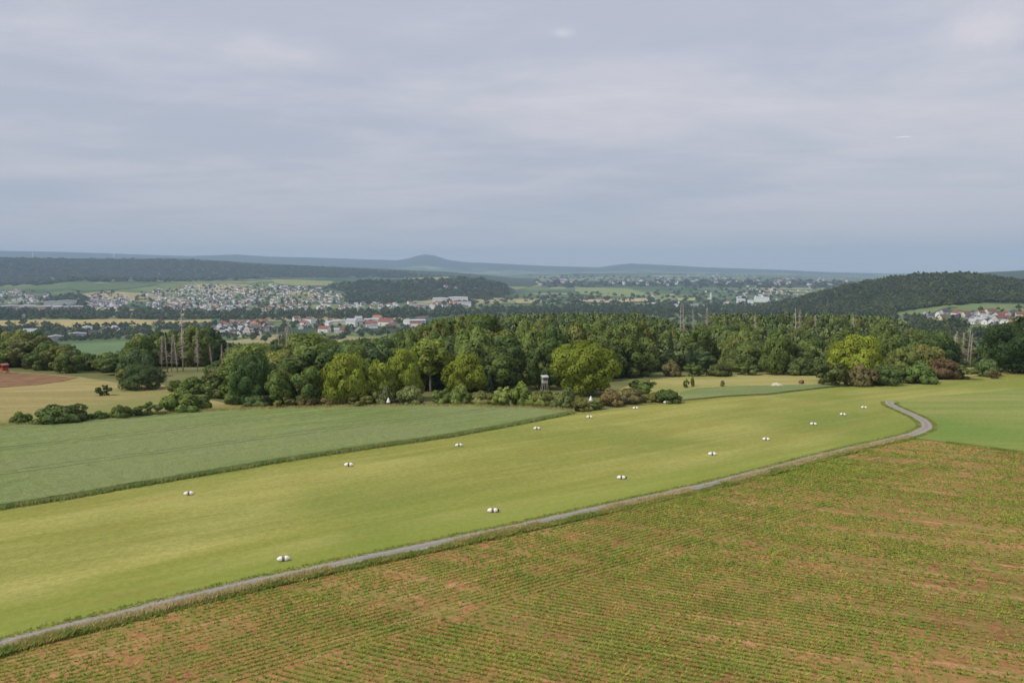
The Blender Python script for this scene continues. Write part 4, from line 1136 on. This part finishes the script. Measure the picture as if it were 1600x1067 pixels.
VH = [
 (1446,497,3,LGREY,LGREY,'low grey-roofed building at the outlying end of the hillside village'),
 (1457,498,1,GREYW,DGREY,'dark-roofed house second from the outlying end of the hillside village'),
 (1468,496,0,WHITE,LGREY,'white gabled house near the outlying end of the hillside village'),
 (1472,500,1,CREAM,BROWN,'cream house just below the white gabled one'),
 (1477,493,3,GREYW,DGREY,'dark slate-roofed house at the upper edge near the outlying end'),
 (1495,494,3,WHITE,RED,'red-roofed house alone among trees in the upper village row'),
 (1492,500,1,GREYW,DGREY,'grey house half hidden under the red-roofed one'),
 (1509,495,0,CREAM,BROWN,'cream house past the tree gap in the upper row'),
 (1516,499,1,GREYW,DGREY,'grey-roofed house in the middle row before the tallest white one'),
 (1521,494,2,WHITE,DGREY,'white house with slate roof beside the tallest white house'),
 (1532,494,2,WHITE,BROWN,'tallest white house of the upper row'),
 (1538,499,0,WHITE,LGREY,'pale house just under the tallest white house'),
 (1520,506,1,WHITE,LGREY,'white bungalow at the start of the lowest village row'),
 (1531,505,3,CREAM,LGREY,'long cream house second in the lowest village row'),
 (1541,507,0,WHITE,DGREY,'small white house third in the lowest village row'),
 (1552,508,2,WHITE,LGREY,'bright white gable-fronted house in the lowest village row'),
 (1547,491,3,CREAM,BROWN,'brown-roofed house at the top of the village below the field'),
 (1553,496,0,WHITE,DGREY,'white house with dark roof behind the bright gable'),
 (1561,495,1,WHITE,BROWN,'white house with brown roof in the upper row'),
 (1561,502,3,CREAM,BROWN,'wide brown-roofed house beside the bright gable'),
 (1572,495,2,WHITE,RED,'white house with reddish roof in the upper row'),
 (1576,501,1,GREYW,BROWN,'brownish house in the middle row above the two small white ones'),
 (1570,509,2,WHITE,LGREY,'small white house, nearer the bright gable of two'),
 (1577,510,2,WHITE,ORANGE,'small white house touching the large orange one'),
 (1584,517,3,PEACH,ORANGE,'largest orange house at the lower corner of the village'),
 (1592,510,0,PEACH,ORANGE,'orange-roofed house behind the largest orange one'),
 (1591,503,0,WHITE,ORANGE,'white house with orange roof above the orange pair'),
 (1599,513,3,PEACH,ORANGE,'orange house cut by the picture edge'),
 (1585,492,1,GREYW,DGREY,'dark house at the upper village edge beyond the reddish roof'),
 (1596,496,3,CREAM,BROWN,'brown-roofed house at the village edge under the field')]
for px, py, kd, wc, rc, lab in VH: house(px, py, kd, wc, rc, lab, GV, 1.0 if kd != 3 else 1.05)
for i, px in enumerate((1612,1624,1606,1618,1640)): house(px, (498,506,506,514,500)[i], i % 4, WHITE, (BROWN, RED, ORANGE, DGREY, RED)[i], 'village house just beyond the picture edge', GV)
# village beyond the wood
GN_ = 'houses of the village beyond the dead spruces'
ordn = ['first','second','third','fourth','fifth','sixth','seventh','eighth','ninth','tenth','eleventh','twelfth']
rows = [(506.5, 350, 8.2, 9, [RED,RED,ORANGE,RED,RED,BROWN,RED,ORANGE,RED], WHITE, 'top row'),
        (511, 345, 8.6, 10, [DGREY,RED,DGREY,DGREY,BROWN,DGREY,ORANGE,ORANGE,RED,DGREY], WHITE, 'second row'),
        (516.5, 333, 9.0, 10, [DGREY,LGREY,DGREY,DGREY,DGREY,LGREY,DGREY,DGREY,DGREY,BROWN], WHITE, 'third row'),
        (523, 346, 9.6, 7, [LGREY,LGREY,DGREY,DGREY,LGREY,DGREY,DGREY], WHITE, 'lowest row')]
cn = {RED:'red',ORANGE:'orange',DGREY:'slate grey',BROWN:'brown',LGREY:'pale grey'}
for y0, x0, st, n, cols, wc, rn in rows:
    for i in range(n):
        c = cols[i]; wcc = CREAM if i % 4 == 2 else PEACH if c == ORANGE else wc
        house(x0 + st * i + random.uniform(-1.5, 1.5), y0 + random.uniform(-1.2, 1.2), random.randrange(4), wcc, c,
              f"{ordn[i]} house in the {rn} of the village beyond the dead spruces, {cn[c]} roof", GN_, 1.15)
for px, py, kd, wc, rc, lab, s in [(507,519,3,WHITE,RED,'wide red-roofed white house below the long cream hall',1.5),(526,520,2,WHITE,LGREY,'white gabled house beside the wide red-roofed one',1.1),
      (536,519,1,CREAM,BROWN,'cream house with brown roof near the wide red-roofed one',1.2),(470,514,0,WHITE,LGREY,'small white house alone in the trees before the cream hall',1.1),
      (493,511,0,WHITE,DGREY,'little white house with slate roof below the cream hall start',1.0),(580,511,3,WHITE,RED,'white house with low red roof beyond the grey shed',1.7),
      (603,509,3,WHITE,RED,'large red-roofed house beside the grey-white depot',2.1),(613,511,1,CREAM,RED,'red-roofed cream annex of the large red-roofed house',1.3),
      (560,518,1,GREYW,LGREY,'grey house in the trees below the sheds',1.2),(168,519,1,WHITE,LGREY,'white house in the trees by the straw field, first of three',1.5),
      (180,518,2,WHITE,LGREY,'white house in the trees by the straw field, middle of three',1.4),(191,519,1,WHITE,DGREY,'white house with dark roof by the straw field, last of three',1.4),
      (147,527,0,WHITE,DGREY,'white farmhouse beside the dark hedge above the green field',1.6),(213,533,1,WHITE,BROWN,'small cottage at the corner of the green field',1.0),
      (48,525,1,WHITE,LGREY,'pale-roofed farm building among the trees near the straw field',1.9),(697,451,2,WHITE,RED,'tiny white house on the wooded mound, first of two',2.0),(712,454,2,CREAM,RED,'tiny red-roofed house on the wooded mound, second of two',2.0)]:
    house(px, py, kd, wc, rc, lab, None, s)
# halls
def hall(px0, px1, py, height, label, wall=CREAM, roof=LGREY, depth=30, doors=0, dcol=None, pitched=True, name='industrial_hall', cat='hall'):
    pm = (px0 + px1) / 2; q = hit(pm, py)
    x, y, z, r = q
    w = (px1 - px0) * math.hypot(r, z - CAMZ) / FPX / cp
    root = link(name, None, loc=(x, y, z), rotz=-math.atan2(x, y)); tag(root, label, cat)
    mb = MB(); mb.box(-w/2, w/2, 0, depth, -4, height); link('wall', mb.mesh('hall_wall', [M_WALL]), root, color=wall)
    nb_ = max(1, int(w / 45)) if pitched else 1
    for i in range(nb_):
        a, b = -w/2 + w * i / nb_, -w/2 + w * (i + 1) / nb_
        mb = MB(); rise = 2.2 if pitched else 0.4
        mb.add([(a-.3,-.6,height+.02),(b+.3 if i == nb_-1 else b,-.6,height+.02),(b+.3 if i == nb_-1 else b,depth+.6,height+.02),(a-.3,depth+.6,height+.02),((a+b)/2,-.6,height+rise),((a+b)/2,depth+.6,height+rise)],
               [[3,2,1,0],[0,1,4],[2,3,5],[1,2,5,4],[3,0,4,5]])
        link('roof', mb.mesh('hall_roof', [M_ROOF]), root, color=roof)
    if doors:
        mb = MB(); mb.box(-2.6, 2.6, -0.15, -0.02, 0, height * 0.62); dm = mb.mesh('hall_door', [M_WALL])
        for i in range(doors): link('door', dm, root, (-w/2 + w * (i + .5) / doors, 0, 0), color=dcol or (0.4, 0.12, 0.05))
        mb = MB(); mb.box(-w/2 + 2, w/2 - 2, -0.12, -0.02, height * 0.75, height * 0.88); link('window_band', mb.mesh('window_band', [M_DARKGLASS]), root)
    return root
hall(-60, 38, 486, 14, 'long cream factory hall at the edge of the valley town', (0.62,0.55,0.44), LGREY, 60, 14)
hall(39, 88, 485.5, 13, 'cream factory hall with orange gates beside the long one', (0.62,0.54,0.42), LGREY, 60, 9, (0.5,0.2,0.08))
hall(89, 129, 486, 13, 'last cream factory hall before the river trees', (0.62,0.56,0.46), LGREY, 60, 6)
hall(72, 92, 477.5, 14, 'pale upper warehouse behind the factory halls, narrower', (0.70,0.68,0.62), LGREY, 40, 0)
hall(94, 117, 477, 16, 'pale upper warehouse behind the factory halls, wider', (0.72,0.70,0.64), LGREY, 40, 0)
hall(130, 143, 518, 9, 'white barn by the straw field', WHITE, (0.7,0.7,0.7), 22)
hall(78, 97, 533, 8, 'pale low barn above the green field', GREYW, LGREY, 22)
hall(108, 132, 529, 9, 'grey barn with long roof above the green field', GREYW, LGREY, 24)
hall(516, 552, 507, 8, 'long cream hall at the edge of the near village', CREAM, (0.62,0.60,0.52), 26)
hall(556, 570, 506.5, 7, 'small grey shed between the cream hall and the white one', GREYW, LGREY, 24)
hall(570, 598, 505.5, 10, 'white hall with pale roof past the small grey shed', WHITE, (0.66,0.66,0.68), 26)
hall(576, 590, 513, 7, 'low white workshop in front of the white hall', WHITE, LGREY, 18)
hall(640, 665, 509, 13, 'grey-white depot building with flat roof next to the wood', (0.55,0.55,0.56), (0.66,0.68,0.72), 34, 4, (0.2,0.2,0.2), False)
hall(676, 700, 472.5, 16, 'long white valley hall, first of two in line', (0.70,0.68,0.64), (0.62,0.64,0.68), 60)
hall(701, 731, 471.5, 17, 'long white valley hall, second of two in line', (0.74,0.72,0.68), (0.64,0.66,0.70), 60)
hall(714, 736, 479.5, 16, 'white hall in front of the two long valley halls', WHITE, LGREY, 50)
hall(640, 672, 482, 12, 'grey works building beside the valley halls', GREYW, LGREY, 50)
hall(1053, 1060, 483, 16, 'small bright white building behind the first dead spruces', WHITE, LGREY, 20)
hall(1078, 1100, 482, 12, 'low grey works roof behind the four dead spruces', GREYW, LGREY, 40)
hall(1151, 1164, 474, 16, 'white factory building in the valley, first of three', WHITE, (0.6,0.65,0.7), 50)
hall(1168, 1177, 474.5, 14, 'small white factory building in the valley, middle of three', WHITE, LGREY, 40)
hall(1179, 1201, 472, 18, 'widest white factory building in the valley, last of three', WHITE, (0.7,0.72,0.74), 60)
hall(1109, 1111.5, 470, 34, 'slim white silo tower in the valley plain', WHITE, WHITE, 10, pitched=False, name='silo', cat='tower')
hall(1101, 1104, 461, 22, 'small white block in the valley plain near the silo', WHITE, LGREY, 14)

q = hit(327, 485)
root = link('church', None, loc=q[:3], rotz=0.3, scale=(1.3,) * 3); tag(root, 'white church with a slim tower at the near edge of the main valley town', 'church')
link('wall', HP[3][0], root, (13, 0, 0), color=WHITE); link('roof', HP[3][1], root, (13, 0, 0), color=BROWN)
mb = MB(); mb.box(-2.8, 2.8, -2.8, 2.8, -2, 19); tw_ = link('tower', mb.mesh('church_tower', [M_WALL]), root, (2, 0, 0), color=WHITE)
mb = MB(); mb.add([(-3.1,-3.1,19.02),(3.1,-3.1,19.02),(3.1,3.1,19.02),(-3.1,3.1,19.02),(0,0,28)], [[3,2,1,0],[0,1,4],[1,2,4],[2,3,4],[3,0,4]]); link('spire', mb.mesh('church_spire', [M_ROOF]), tw_, color=DGREY)

# town: the houses that show largest are objects, the others one mass
DIST = [([(0,456),(40,452),(75,462),(80,474),(0,476)], 70, 'in the outlying quarter above the factory halls', 30),
        ([(140,463),(170,455),(203,458),(198,480),(160,485),(133,478)], 85, 'in the quarter between the factory halls and the main town', 40),
        ([(205,472),(240,452),(300,446),(360,447),(420,445),(480,448),(535,456),(542,470),(505,484),(420,487),(330,487),(250,484)], 470, 'in the main town across the valley', 110),
        ([(535,475),(622,474),(625,482),(530,485)], 45, 'in the tail of the town under the wooded mound', 15)]
TV = []
roofs = [(RED, 'red'), (BROWN, 'brown'), (DGREY, 'slate'), (ORANGE, 'orange'), (LGREY, 'pale')]
TM = {}
for ri, (rc, rn) in enumerate(roofs):
    for kd in range(2):
        mr = plain('town_roof_' + rn, rc, 0.8) if kd == 0 else TM[(ri, 0)][1]
        mw = plain('town_wall_' + rn, WHITE if ri != 3 else CREAM, 0.9, 0.05)
        w, d, wl, rs = ((12, 10, 6, 4), (16, 11, 8, 4))[kd]
        mb = MB(); mb.box(-w/2, w/2, -d/2, d/2, -3, wl, 0)
        mb.add([(-w/2-.5,-d/2-.5,wl+.02),(w/2+.5,-d/2-.5,wl+.02),(w/2+.5,d/2+.5,wl+.02),(-w/2-.5,d/2+.5,wl+.02),(-w/2-.5,0,wl+rs),(w/2+.5,0,wl+rs)],
               [[3,2,1,0],[0,1,5,4],[2,3,4,5]], 1)
        mb.add([(-w/2-.5,-d/2-.5,wl+.02),(-w/2-.5,d/2+.5,wl+.02),(-w/2-.5,0,wl+rs),(w/2+.5,-d/2-.5,wl+.02),(w/2+.5,d/2+.5,wl+.02),(w/2+.5,0,wl+rs)], [[0,2,1],[3,4,5]], 0)
        TM[(ri, kd)] = (mb.mesh('town_house', [mw, mr]), mr)
HOUSE_P = []
for key in sorted(TM): HOUSE_P.append(proto(TM[key][0]))
sizes = []
for poly, n, where, n_obj in DIST:
    P = np.array(poly, float); lo, hi = P.min(0), P.max(0); got = []; tries = 0
    while len(got) < n and tries < n * 20:
        tries += 1
        px, py = random.uniform(lo[0], hi[0]), random.uniform(lo[1], hi[1])
        if not inside(poly, np.array([px]), np.array([py]))[0]: continue
        if float(fbm(np.array(px / 22.0), np.array(py / 9.0), 77)) < -0.10: continue
        q = hit(px, py)
        if q is None or q[3] > 5600: continue
        if any(math.hypot(q[0] - g[0], q[1] - g[1]) < 15 for g in got): continue
        got.append(q)
    got.sort(key=lambda q: q[3])
    for i, (x, y, z, r) in enumerate(got):
        ri = random.choices(range(5), [1.2, 3.6, 4.6, 0.4, 2.2])[0]; kd = random.choices((0, 1), (3, 1))[0]
        s = random.uniform(0.7, 1.05); a = random.uniform(-0.9, 0.9)
        if i < n_obj:
            o = link('house', TM[(ri, kd)][0], loc=(x, y, z), rotz=a, scale=(s,) * 3)
            rn = {'red':'red-roofed','brown':'brown-roofed','slate':'slate-roofed','orange':'orange-roofed','pale':'pale-roofed'}[roofs[ri][1]]
            sz = 'large white' if kd else 'small white'
            tag(o, f'{sz} {rn} house {where}', 'house', f'{sz} {rn} houses {where}')
        else:
            TV.append((x, y, z, s, s, s, a, ri * 2 + kd))
for poly, n, s0 in [([(833,437),(898,437),(896,444),(835,445)], 16, 1.5), ([(940,436),(1060,434),(1110,442),(1050,448),(950,446)], 28, 1.3), ([(1020,429),(1130,429),(1250,434),(1330,438),(1325,446),(1160,446),(1040,440)], 90, 1.2),
                    ([(1150,448),(1300,448),(1260,458),(1220,470),(1150,468)], 34, 1.0), ([(640,474),(740,474),(700,484),(630,490)], 26, 1.0), ([(455,502),(660,502),(660,514),(600,514),(455,514)], 14, 1.2), ([(1000,460),(1230,458),(1220,474),(1010,476)], 18, 1.0)]:
    for _ in range(n * 6):
        if n <= 0: break
        P = np.array(poly); px, py = random.uniform(P[:,0].min(), P[:,0].max()), random.uniform(P[:,1].min(), P[:,1].max())
        if not inside(poly, np.array([px]), np.array([py]))[0]: continue
        q = hit(px, py)
        if q is None: continue
        s = s0 * random.uniform(0.8, 1.3); n -= 1
        TV.append((q[0], q[1], q[2], s, s, s, random.uniform(-.9, .9), random.choices(range(10), [3,1,2,1,3,1,2,1,2,1])[0]))
instancer('distant_houses', TV, HOUSE_P, 'small roofs and white walls dotting the hazy valley towns')

# ------------------------------------------------------------------ runway markers
M_WHITE = plain('white_paint', (0.87, 0.865, 0.84), 0.45, 0.04, 6)
M_BAND = plain('faded_red_band', (0.27, 0.17, 0.13), 0.6, 0.15, 6)
M_BLACK = plain('black_rubber', (0.015, 0.015, 0.014), 0.7, 0.2, 6)
def lathe(prof, n=20, axis='x'):
    v, f = [], []
    for (a, r_) in prof:
        for q in range(n):
            t = 2 * math.pi * q / n
            v.append((a, r_ * math.cos(t), r_ * math.sin(t)) if axis == 'x' else (r_ * math.cos(t), r_ * math.sin(t), a))
    for i in range(len(prof) - 1):
        for q in range(n):
            a, b = i * n + q, i * n + (q + 1) % n
            f.append([a, b, b + n, a + n])
    f.append(list(range(n))[::-1]); f.append([(len(prof) - 1) * n + q for q in range(n)])
    return v, f
def lathe_mesh(name, prof, mat, n=20, axis='x', off=(0, 0, 0)):
    v, f = lathe(prof, n, axis); v = [(p[0] + off[0], p[1] + off[1], p[2] + off[2]) for p in v]
    mb = MB(); mb.add(v, f); return mb.mesh(name, [mat], True)
Z0 = 0.27
CONE_R = lathe_mesh('marker_cone', [(0.13,0.24),(0.16,0.27),(0.34,0.275),(0.54,0.17),(0.66,0.07),(0.67,0.02)], M_WHITE, off=(0,0,Z0))
CONE_L = lathe_mesh('marker_cone_b', [(-0.67,0.02),(-0.66,0.07),(-0.54,0.17),(-0.34,0.275),(-0.16,0.27),(-0.13,0.24)], M_WHITE, off=(0,0,Z0))
BAND = lathe_mesh('marker_band', [(-0.128,0.17),(0.128,0.17)], M_BAND, off=(0,0,Z0))
CAP = lathe_mesh('marker_cap', [(0.60,0.135),(0.63,0.15),(0.74,0.13),(0.78,0.06)], M_BLACK, off=(0,0,Z0))
near_row = [(443,877),(770,801),(971,749),(1113,712),(1197,688.5),(1271,664.5),(1317,649.5),(1350,638.5)]
far_row = [(295,774),(545,729),(717,698),(839,671.5),(921,653.5),(993,639.5),(1041,630.5)]
for row, pts in (('near', near_row), ('far', far_row)):
    desc = 'row beside the gravel track' if row == 'near' else 'row beside the wheat'
    for i, (px, py) in enumerate(pts):
        x, y, z, r = hit(px, py)
        root = link('runway_marker', None, loc=(x, y, z + 0.05), rotz=-math.atan2(x, y) + random.uniform(-.2, .2), scale=(random.uniform(0.86, 0.94),) * 3)
        lab = f'white double-cone runway marker, {ordn[i]} from the low end of the {desc}'
        if row == 'near' and i == 0: lab = 'largest-looking white double-cone marker on the grass close to the gravel track'
        if row == 'far' and i == 0: lab = 'white double-cone marker below the wheat edge, at the start of its row'
        tag(root, lab, 'runway marker', 'double-cone runway markers')
        link('cone', CONE_L, root); link('cone', CONE_R, root); link('band', BAND, root)
        if row == 'near' and i in (1, 2): link('cap', CAP, root)
# upright cones
mb = MB(); v, f = lathe([(0.0,0.62),(0.15,0.60),(1.3,0.16),(1.45,0.04)], 16, 'z'); mb.add(v, f); UC = mb.mesh('pointed_cone', [M_WHITE], True)
mb = MB(); mb.tube([(0,0,-1.0),(0,0,0.02)], [0.06,0.06], 8); POST = mb.mesh('cone_post', [M_BLACK])
for px, py, lab in [(607,634,'upright white marker cone in the shrubs behind the wheat'),(923,631,'upright white marker cone in the shrubs below the large round tree')]:
    x, y, z, r = hit(px, py + 3)
    root = link('marker_cone', None, loc=(x, y, z + 1.1), scale=(0.68,) * 3); tag(root, lab, 'marker cone', 'upright marker cones')
    link('cone', UC, root); link('post', POST, root)

# ------------------------------------------------------------------ hunting stands
def hunting_stand(px, py, bw, bh, leg, wall, roofc, label, wood):
    x, y, z, r = hit(px, py)
    root = link('hunting_stand', None, loc=(x, y, z), rotz=-math.atan2(x, y) + 0.25); tag(root, label, 'hunting stand')
    h = bw / 2
    mb = MB()
    z0, z1 = leg, leg + bh
    mb.box(-h, h, -h, h, z0, z0 + 0.1)
    for (xa, xb, ya, yb) in ((-h, h, -h, -h + .06), (-h, h, h - .06, h), (-h, -h + .06, -h + .061, h - .061), (h - .06, h, -h + .061, h - .061)):
        mb.box(xa, xb, ya, yb, z0 + .1, z0 + bh * 0.52)
        mb.box(xa, xb, ya, yb, z0 + bh * 0.78, z1)
    for sx in (-1, 1):
        for sy in (-1, 1):
            mb.box(*(sorted((sx * h, sx * (h - .12)))), *(sorted((sy * h, sy * (h - .12)))), z0 + bh * .52, z0 + bh * .78)
    cabin = link('cabin', mb.mesh('cabin', [M_WALL]), root, color=wall)
    wb = MB(); wb.box(-h + .13, h - .13, -h + .01, -h + .05, z0 + bh * .53, z0 + bh * .77); link('window', wb.mesh('stand_window', [M_DARKGLASS]), cabin)
    mb = MB(); o = 0.22
    mb.add([(-h-o,-h-o,z1+.02),(h+o,-h-o,z1+.02),(h+o,h+o,z1+.25),(-h-o,h+o,z1+.25),(-h-o,-h-o,z1+.12),(h+o,-h-o,z1+.12),(h+o,h+o,z1+.35),(-h-o,h+o,z1+.35)], [[3,2,1,0],[4,5,6,7],[0,1,5,4],[1,2,6,5],[2,3,7,6],[3,0,4,7]])
    link('roof', mb.mesh('stand_roof', [M_ROOF]), root, color=roofc)
    for sx in (-1, 1):
        for sy in (-1, 1):
            mb = MB(); mb.tube([(sx * (h + .35), sy * (h + .35), -0.1), (sx * (h - .08), sy * (h - .08), leg)], [0.08, 0.07], 6); link('leg', mb.mesh('stand_leg', [wood]), root)
    mb = MB()
    for sx in (-.25, .25): mb.tube([(sx, -h - 1.0, -.1), (sx, -h - .05, leg)], [.04, .04], 5)
    for q in range(1, 7): mb.tube([(-.25, -h - 1.0 + .95 * q / 7, leg * q / 7), (.25, -h - 1.0 + .95 * q / 7, leg * q / 7)], [.03, .03], 5)
    link('ladder', mb.mesh('stand_ladder', [wood]), root)
hunting_stand(8, 583, 1.5, 1.7, 0.8, (0.42, 0.05, 0.04), (0.36, 0.16, 0.10), 'red hunting stand on short legs at the edge of the ploughed strip', M_BARK)
hunting_stand(851, 616, 1.2, 1.4, 2.7, (0.46, 0.45, 0.43), (0.62, 0.61, 0.59), 'pale grey hunting stand rising from shrubs beside the large round tree', M_PALEBARK)

# ------------------------------------------------------------------ small things on the slope meadow
x, y, z, r = hit(1252, 600)
mb = MB(); v, f = lathe([(-0.75,0.72),(-0.70,0.78),(0.70,0.78),(0.75,0.72)], 20); mb.add(v, f)
o = link('hay_bale', None, loc=(x, y, z + 0.55), rotz=0.5, scale=(0.7,)*3); tag(o, 'round brown hay bale lying on the slope meadow', 'hay bale')
link('bale', mb.mesh('bale', [plain('hay', (0.20, 0.12, 0.08), 0.95, 0.3, 8)], True), o)
for i, (px, s) in enumerate(((1213, 1.2), (1218, 0.9), (1208, 0.7))):
    x, y, z, r = hit(px, 603.5 + i * .4)
    g = np.random.default_rng(i + 90)
    n_ = 9; v = []; f = []
    for a_ in range(5):
        for b_ in range(n_):
            th = math.pi * (a_ + .5) / 5; ph = 2 * math.pi * b_ / n_; q = g.uniform(.8, 1.15)
            v.append((s * q * math.sin(th) * math.cos(ph), s * .8 * q * math.sin(th) * math.sin(ph), s * .5 * q * math.cos(th)))
    for a_ in range(4):
        for b_ in range(n_): f.append([a_ * n_ + b_, (a_ + 1) * n_ + b_, (a_ + 1) * n_ + (b_ + 1) % n_, a_ * n_ + (b_ + 1) % n_])
    f.append(list(range(n_))); f.append([4 * n_ + q for q in range(n_)][::-1])
    mb = MB(); mb.add(v, f)
    o = link('boulder', mb.mesh('boulder', [plain('pale_stone', (0.55, 0.50, 0.38), 0.9, 0.15, 4)], False), loc=(x, y, z + s * .3)); tag(o, ['largest pale boulder of three on the slope meadow', 'middle-sized pale boulder beside the largest on the slope meadow', 'smallest pale boulder of three on the slope meadow'][i], 'boulder', 'pale boulders on the slope meadow')

# ------------------------------------------------------------------ glider in the air
d = ray(1412, 214.5); dist = 900.0; gp = Vector((0, 0, CAMZ)) + Vector(d).normalized() * dist
M_GEL = plain('white_gelcoat', (0.85, 0.85, 0.86), 0.25, 0.02)
gl = link('glider', None, loc=gp, rotz=-math.atan2(gp.x, gp.y) + 0.25); gl.rotation_euler = (R(27), 0, -math.atan2(gp.x, gp.y)); tag(gl, 'white glider flying high above the wooded hill, seen nearly edge-on', 'glider')
v, f = lathe([(-1.9,0.03),(-1.6,0.2),(-0.9,0.33),(0.2,0.34),(1.4,0.22),(3.2,0.12),(4.7,0.07)], 14)
mb = MB(); mb.add([(p[1], p[0], p[2]) for p in v], f); link('fuselage', mb.mesh('fuselage', [M_GEL], True), gl)
for s in (-1, 1):
    mb = MB(); P = []
    for (xx, c, zt_, th) in ((0.3, 1.1, 0.15, 0.16), (4.0, 0.95, 0.2, 0.13), (7.6, 0.5, 0.3, 0.07)):
        P += [(s*xx, -c*.4, zt_), (s*xx, -c*.1, zt_+th), (s*xx, c*.6, zt_+.01), (s*xx, -c*.1, zt_-th*.6)]
    F_ = []
    for i in range(2):
        for q in range(4): F_.append([i*4+q, i*4+(q+1)%4, i*4+4+(q+1)%4, i*4+4+q])
    F_.append([0,1,2,3]); F_.append([11,10,9,8]); mb.add(P, F_); link('wing', mb.mesh('wing', [M_GEL]), gl)
mb = MB(); mb.box(-0.05, 0.05, 4.1, 4.8, 0.05, 1.25); link('fin', mb.mesh('fin', [M_GEL]), gl)
mb = MB(); mb.box(-1.4, 1.4, 4.25, 4.7, 1.252, 1.31); link('tailplane', mb.mesh('tailplane', [M_GEL]), gl)
mb = MB(); v, f = lathe([(-1.3,0.02),(-1.0,0.14),(-0.4,0.2),(0.2,0.1),(0.3,0.02)], 10); mb.add([(p[1], p[0], p[2] + .24) for p in v], f); link('canopy', mb.mesh('canopy', [M_DARKGLASS], True), gl)

# ------------------------------------------------------------------ wind turbines and the summit tower
def on_ridge(px, D):
    az = math.atan((px - 800) / FPX * cp); x, y = math.sin(az) * D, math.cos(az) * D
    return x, y, float(terrain(x, y))
for px, D, lab in ((178, 12500, 'white wind turbine on the skyline above the dark wooded ridge'), (52, 15500, 'fainter wind turbine on the far skyline near its end')):
    x, y, z = on_ridge(px, D)
    zt_ = z_at(px, 396, D); hub = zt_
    root = link('wind_turbine', None, loc=(x, y, z), rotz=0.3); tag(root, lab, 'wind turbine', 'wind turbines on the skyline')
    H = max(90, hub - z)
    mb = MB(); mb.tube([(0,0,-5),(0,0,H)], [4.0,2.2], 10); link('tower', mb.mesh('turbine_tower', [M_WHITE], True), root)
    mb = MB(); mb.box(-2.2, 2.2, -6, 6, H - 2, H + 2.5); link('nacelle', mb.mesh('nacelle', [M_WHITE]), root)
    mb = MB(); mb.tube([(0,0,0),(0,0,12),(0,0,45)], [1.2,2.6,.4], 5); bm_ = mb.mesh('blade', [M_WHITE], True)
    for q in range(3):
        b = link('blade', bm_, root, (0, -7.5, H)); b.rotation_euler = (0, q * 2.094 + 0.4, 0)
x, y, z = on_ridge(663, 19000)
root = link('summit_tower', None, loc=(x, y, z)); tag(root, 'slim mast on the summit of the highest blue hill', 'mast')
mb = MB(); mb.tube([(0,0,-5),(0,0,60),(0,0,105)], [7,5,2], 8); link('mast', mb.mesh('summit_mast', [M_WALL]), root, color=(0.5,0.5,0.5))
mb = MB(); mb.tube([(0,0,50),(0,0,58)], [11,11], 10); link('platform', mb.mesh('summit_platform', [M_WALL]), root, color=(0.5,0.5,0.5))
x, y, z = on_ridge(1240, 11500)
root = link('castle_ruin', None, loc=(x, y, z - 4)); tag(root, 'small blue-grey castle hump on the far hazy ridge', 'castle')
mb = MB(); mb.box(-60, 60, -20, 20, -10, 22); link('wall', mb.mesh('castle_wall', [M_WALL]), root, color=(0.3,0.3,0.28))
mb = MB(); mb.box(-8, 8, -8, 8, 22.1, 48); link('tower', mb.mesh('castle_tower', [M_WALL]), root, color=(0.3,0.3,0.28))

# ------------------------------------------------------------------ haze
HAZE = 6.8e-5
zlo = float(GZ.min()) - 2; zhi = max(float(GZ.max()), gp.z, 300) + 160
mb = MB(); mb.box(-22600, 22600, -22600, 22600, zlo, zhi)
hm = bpy.data.materials.new('haze'); hm.use_nodes = True; t = hm.node_tree
for n_ in list(t.nodes): t.nodes.remove(n_)
out = N(t, 'ShaderNodeOutputMaterial'); pv = N(t, 'ShaderNodeVolumePrincipled')
pv.inputs['Color'].default_value = (0.53, 0.71, 0.985, 1); pv.inputs['Density'].default_value = HAZE; pv.inputs['Anisotropy'].default_value = 0.0
t.links.new(pv.outputs[0], out.inputs['Volume'])
tag(link('haze', mb.mesh('haze', [hm])), kind='stuff')
print('terrain z', GZ.min(), GZ.max(), 'candidates', len(cand), 'objects', len(bpy.data.objects))
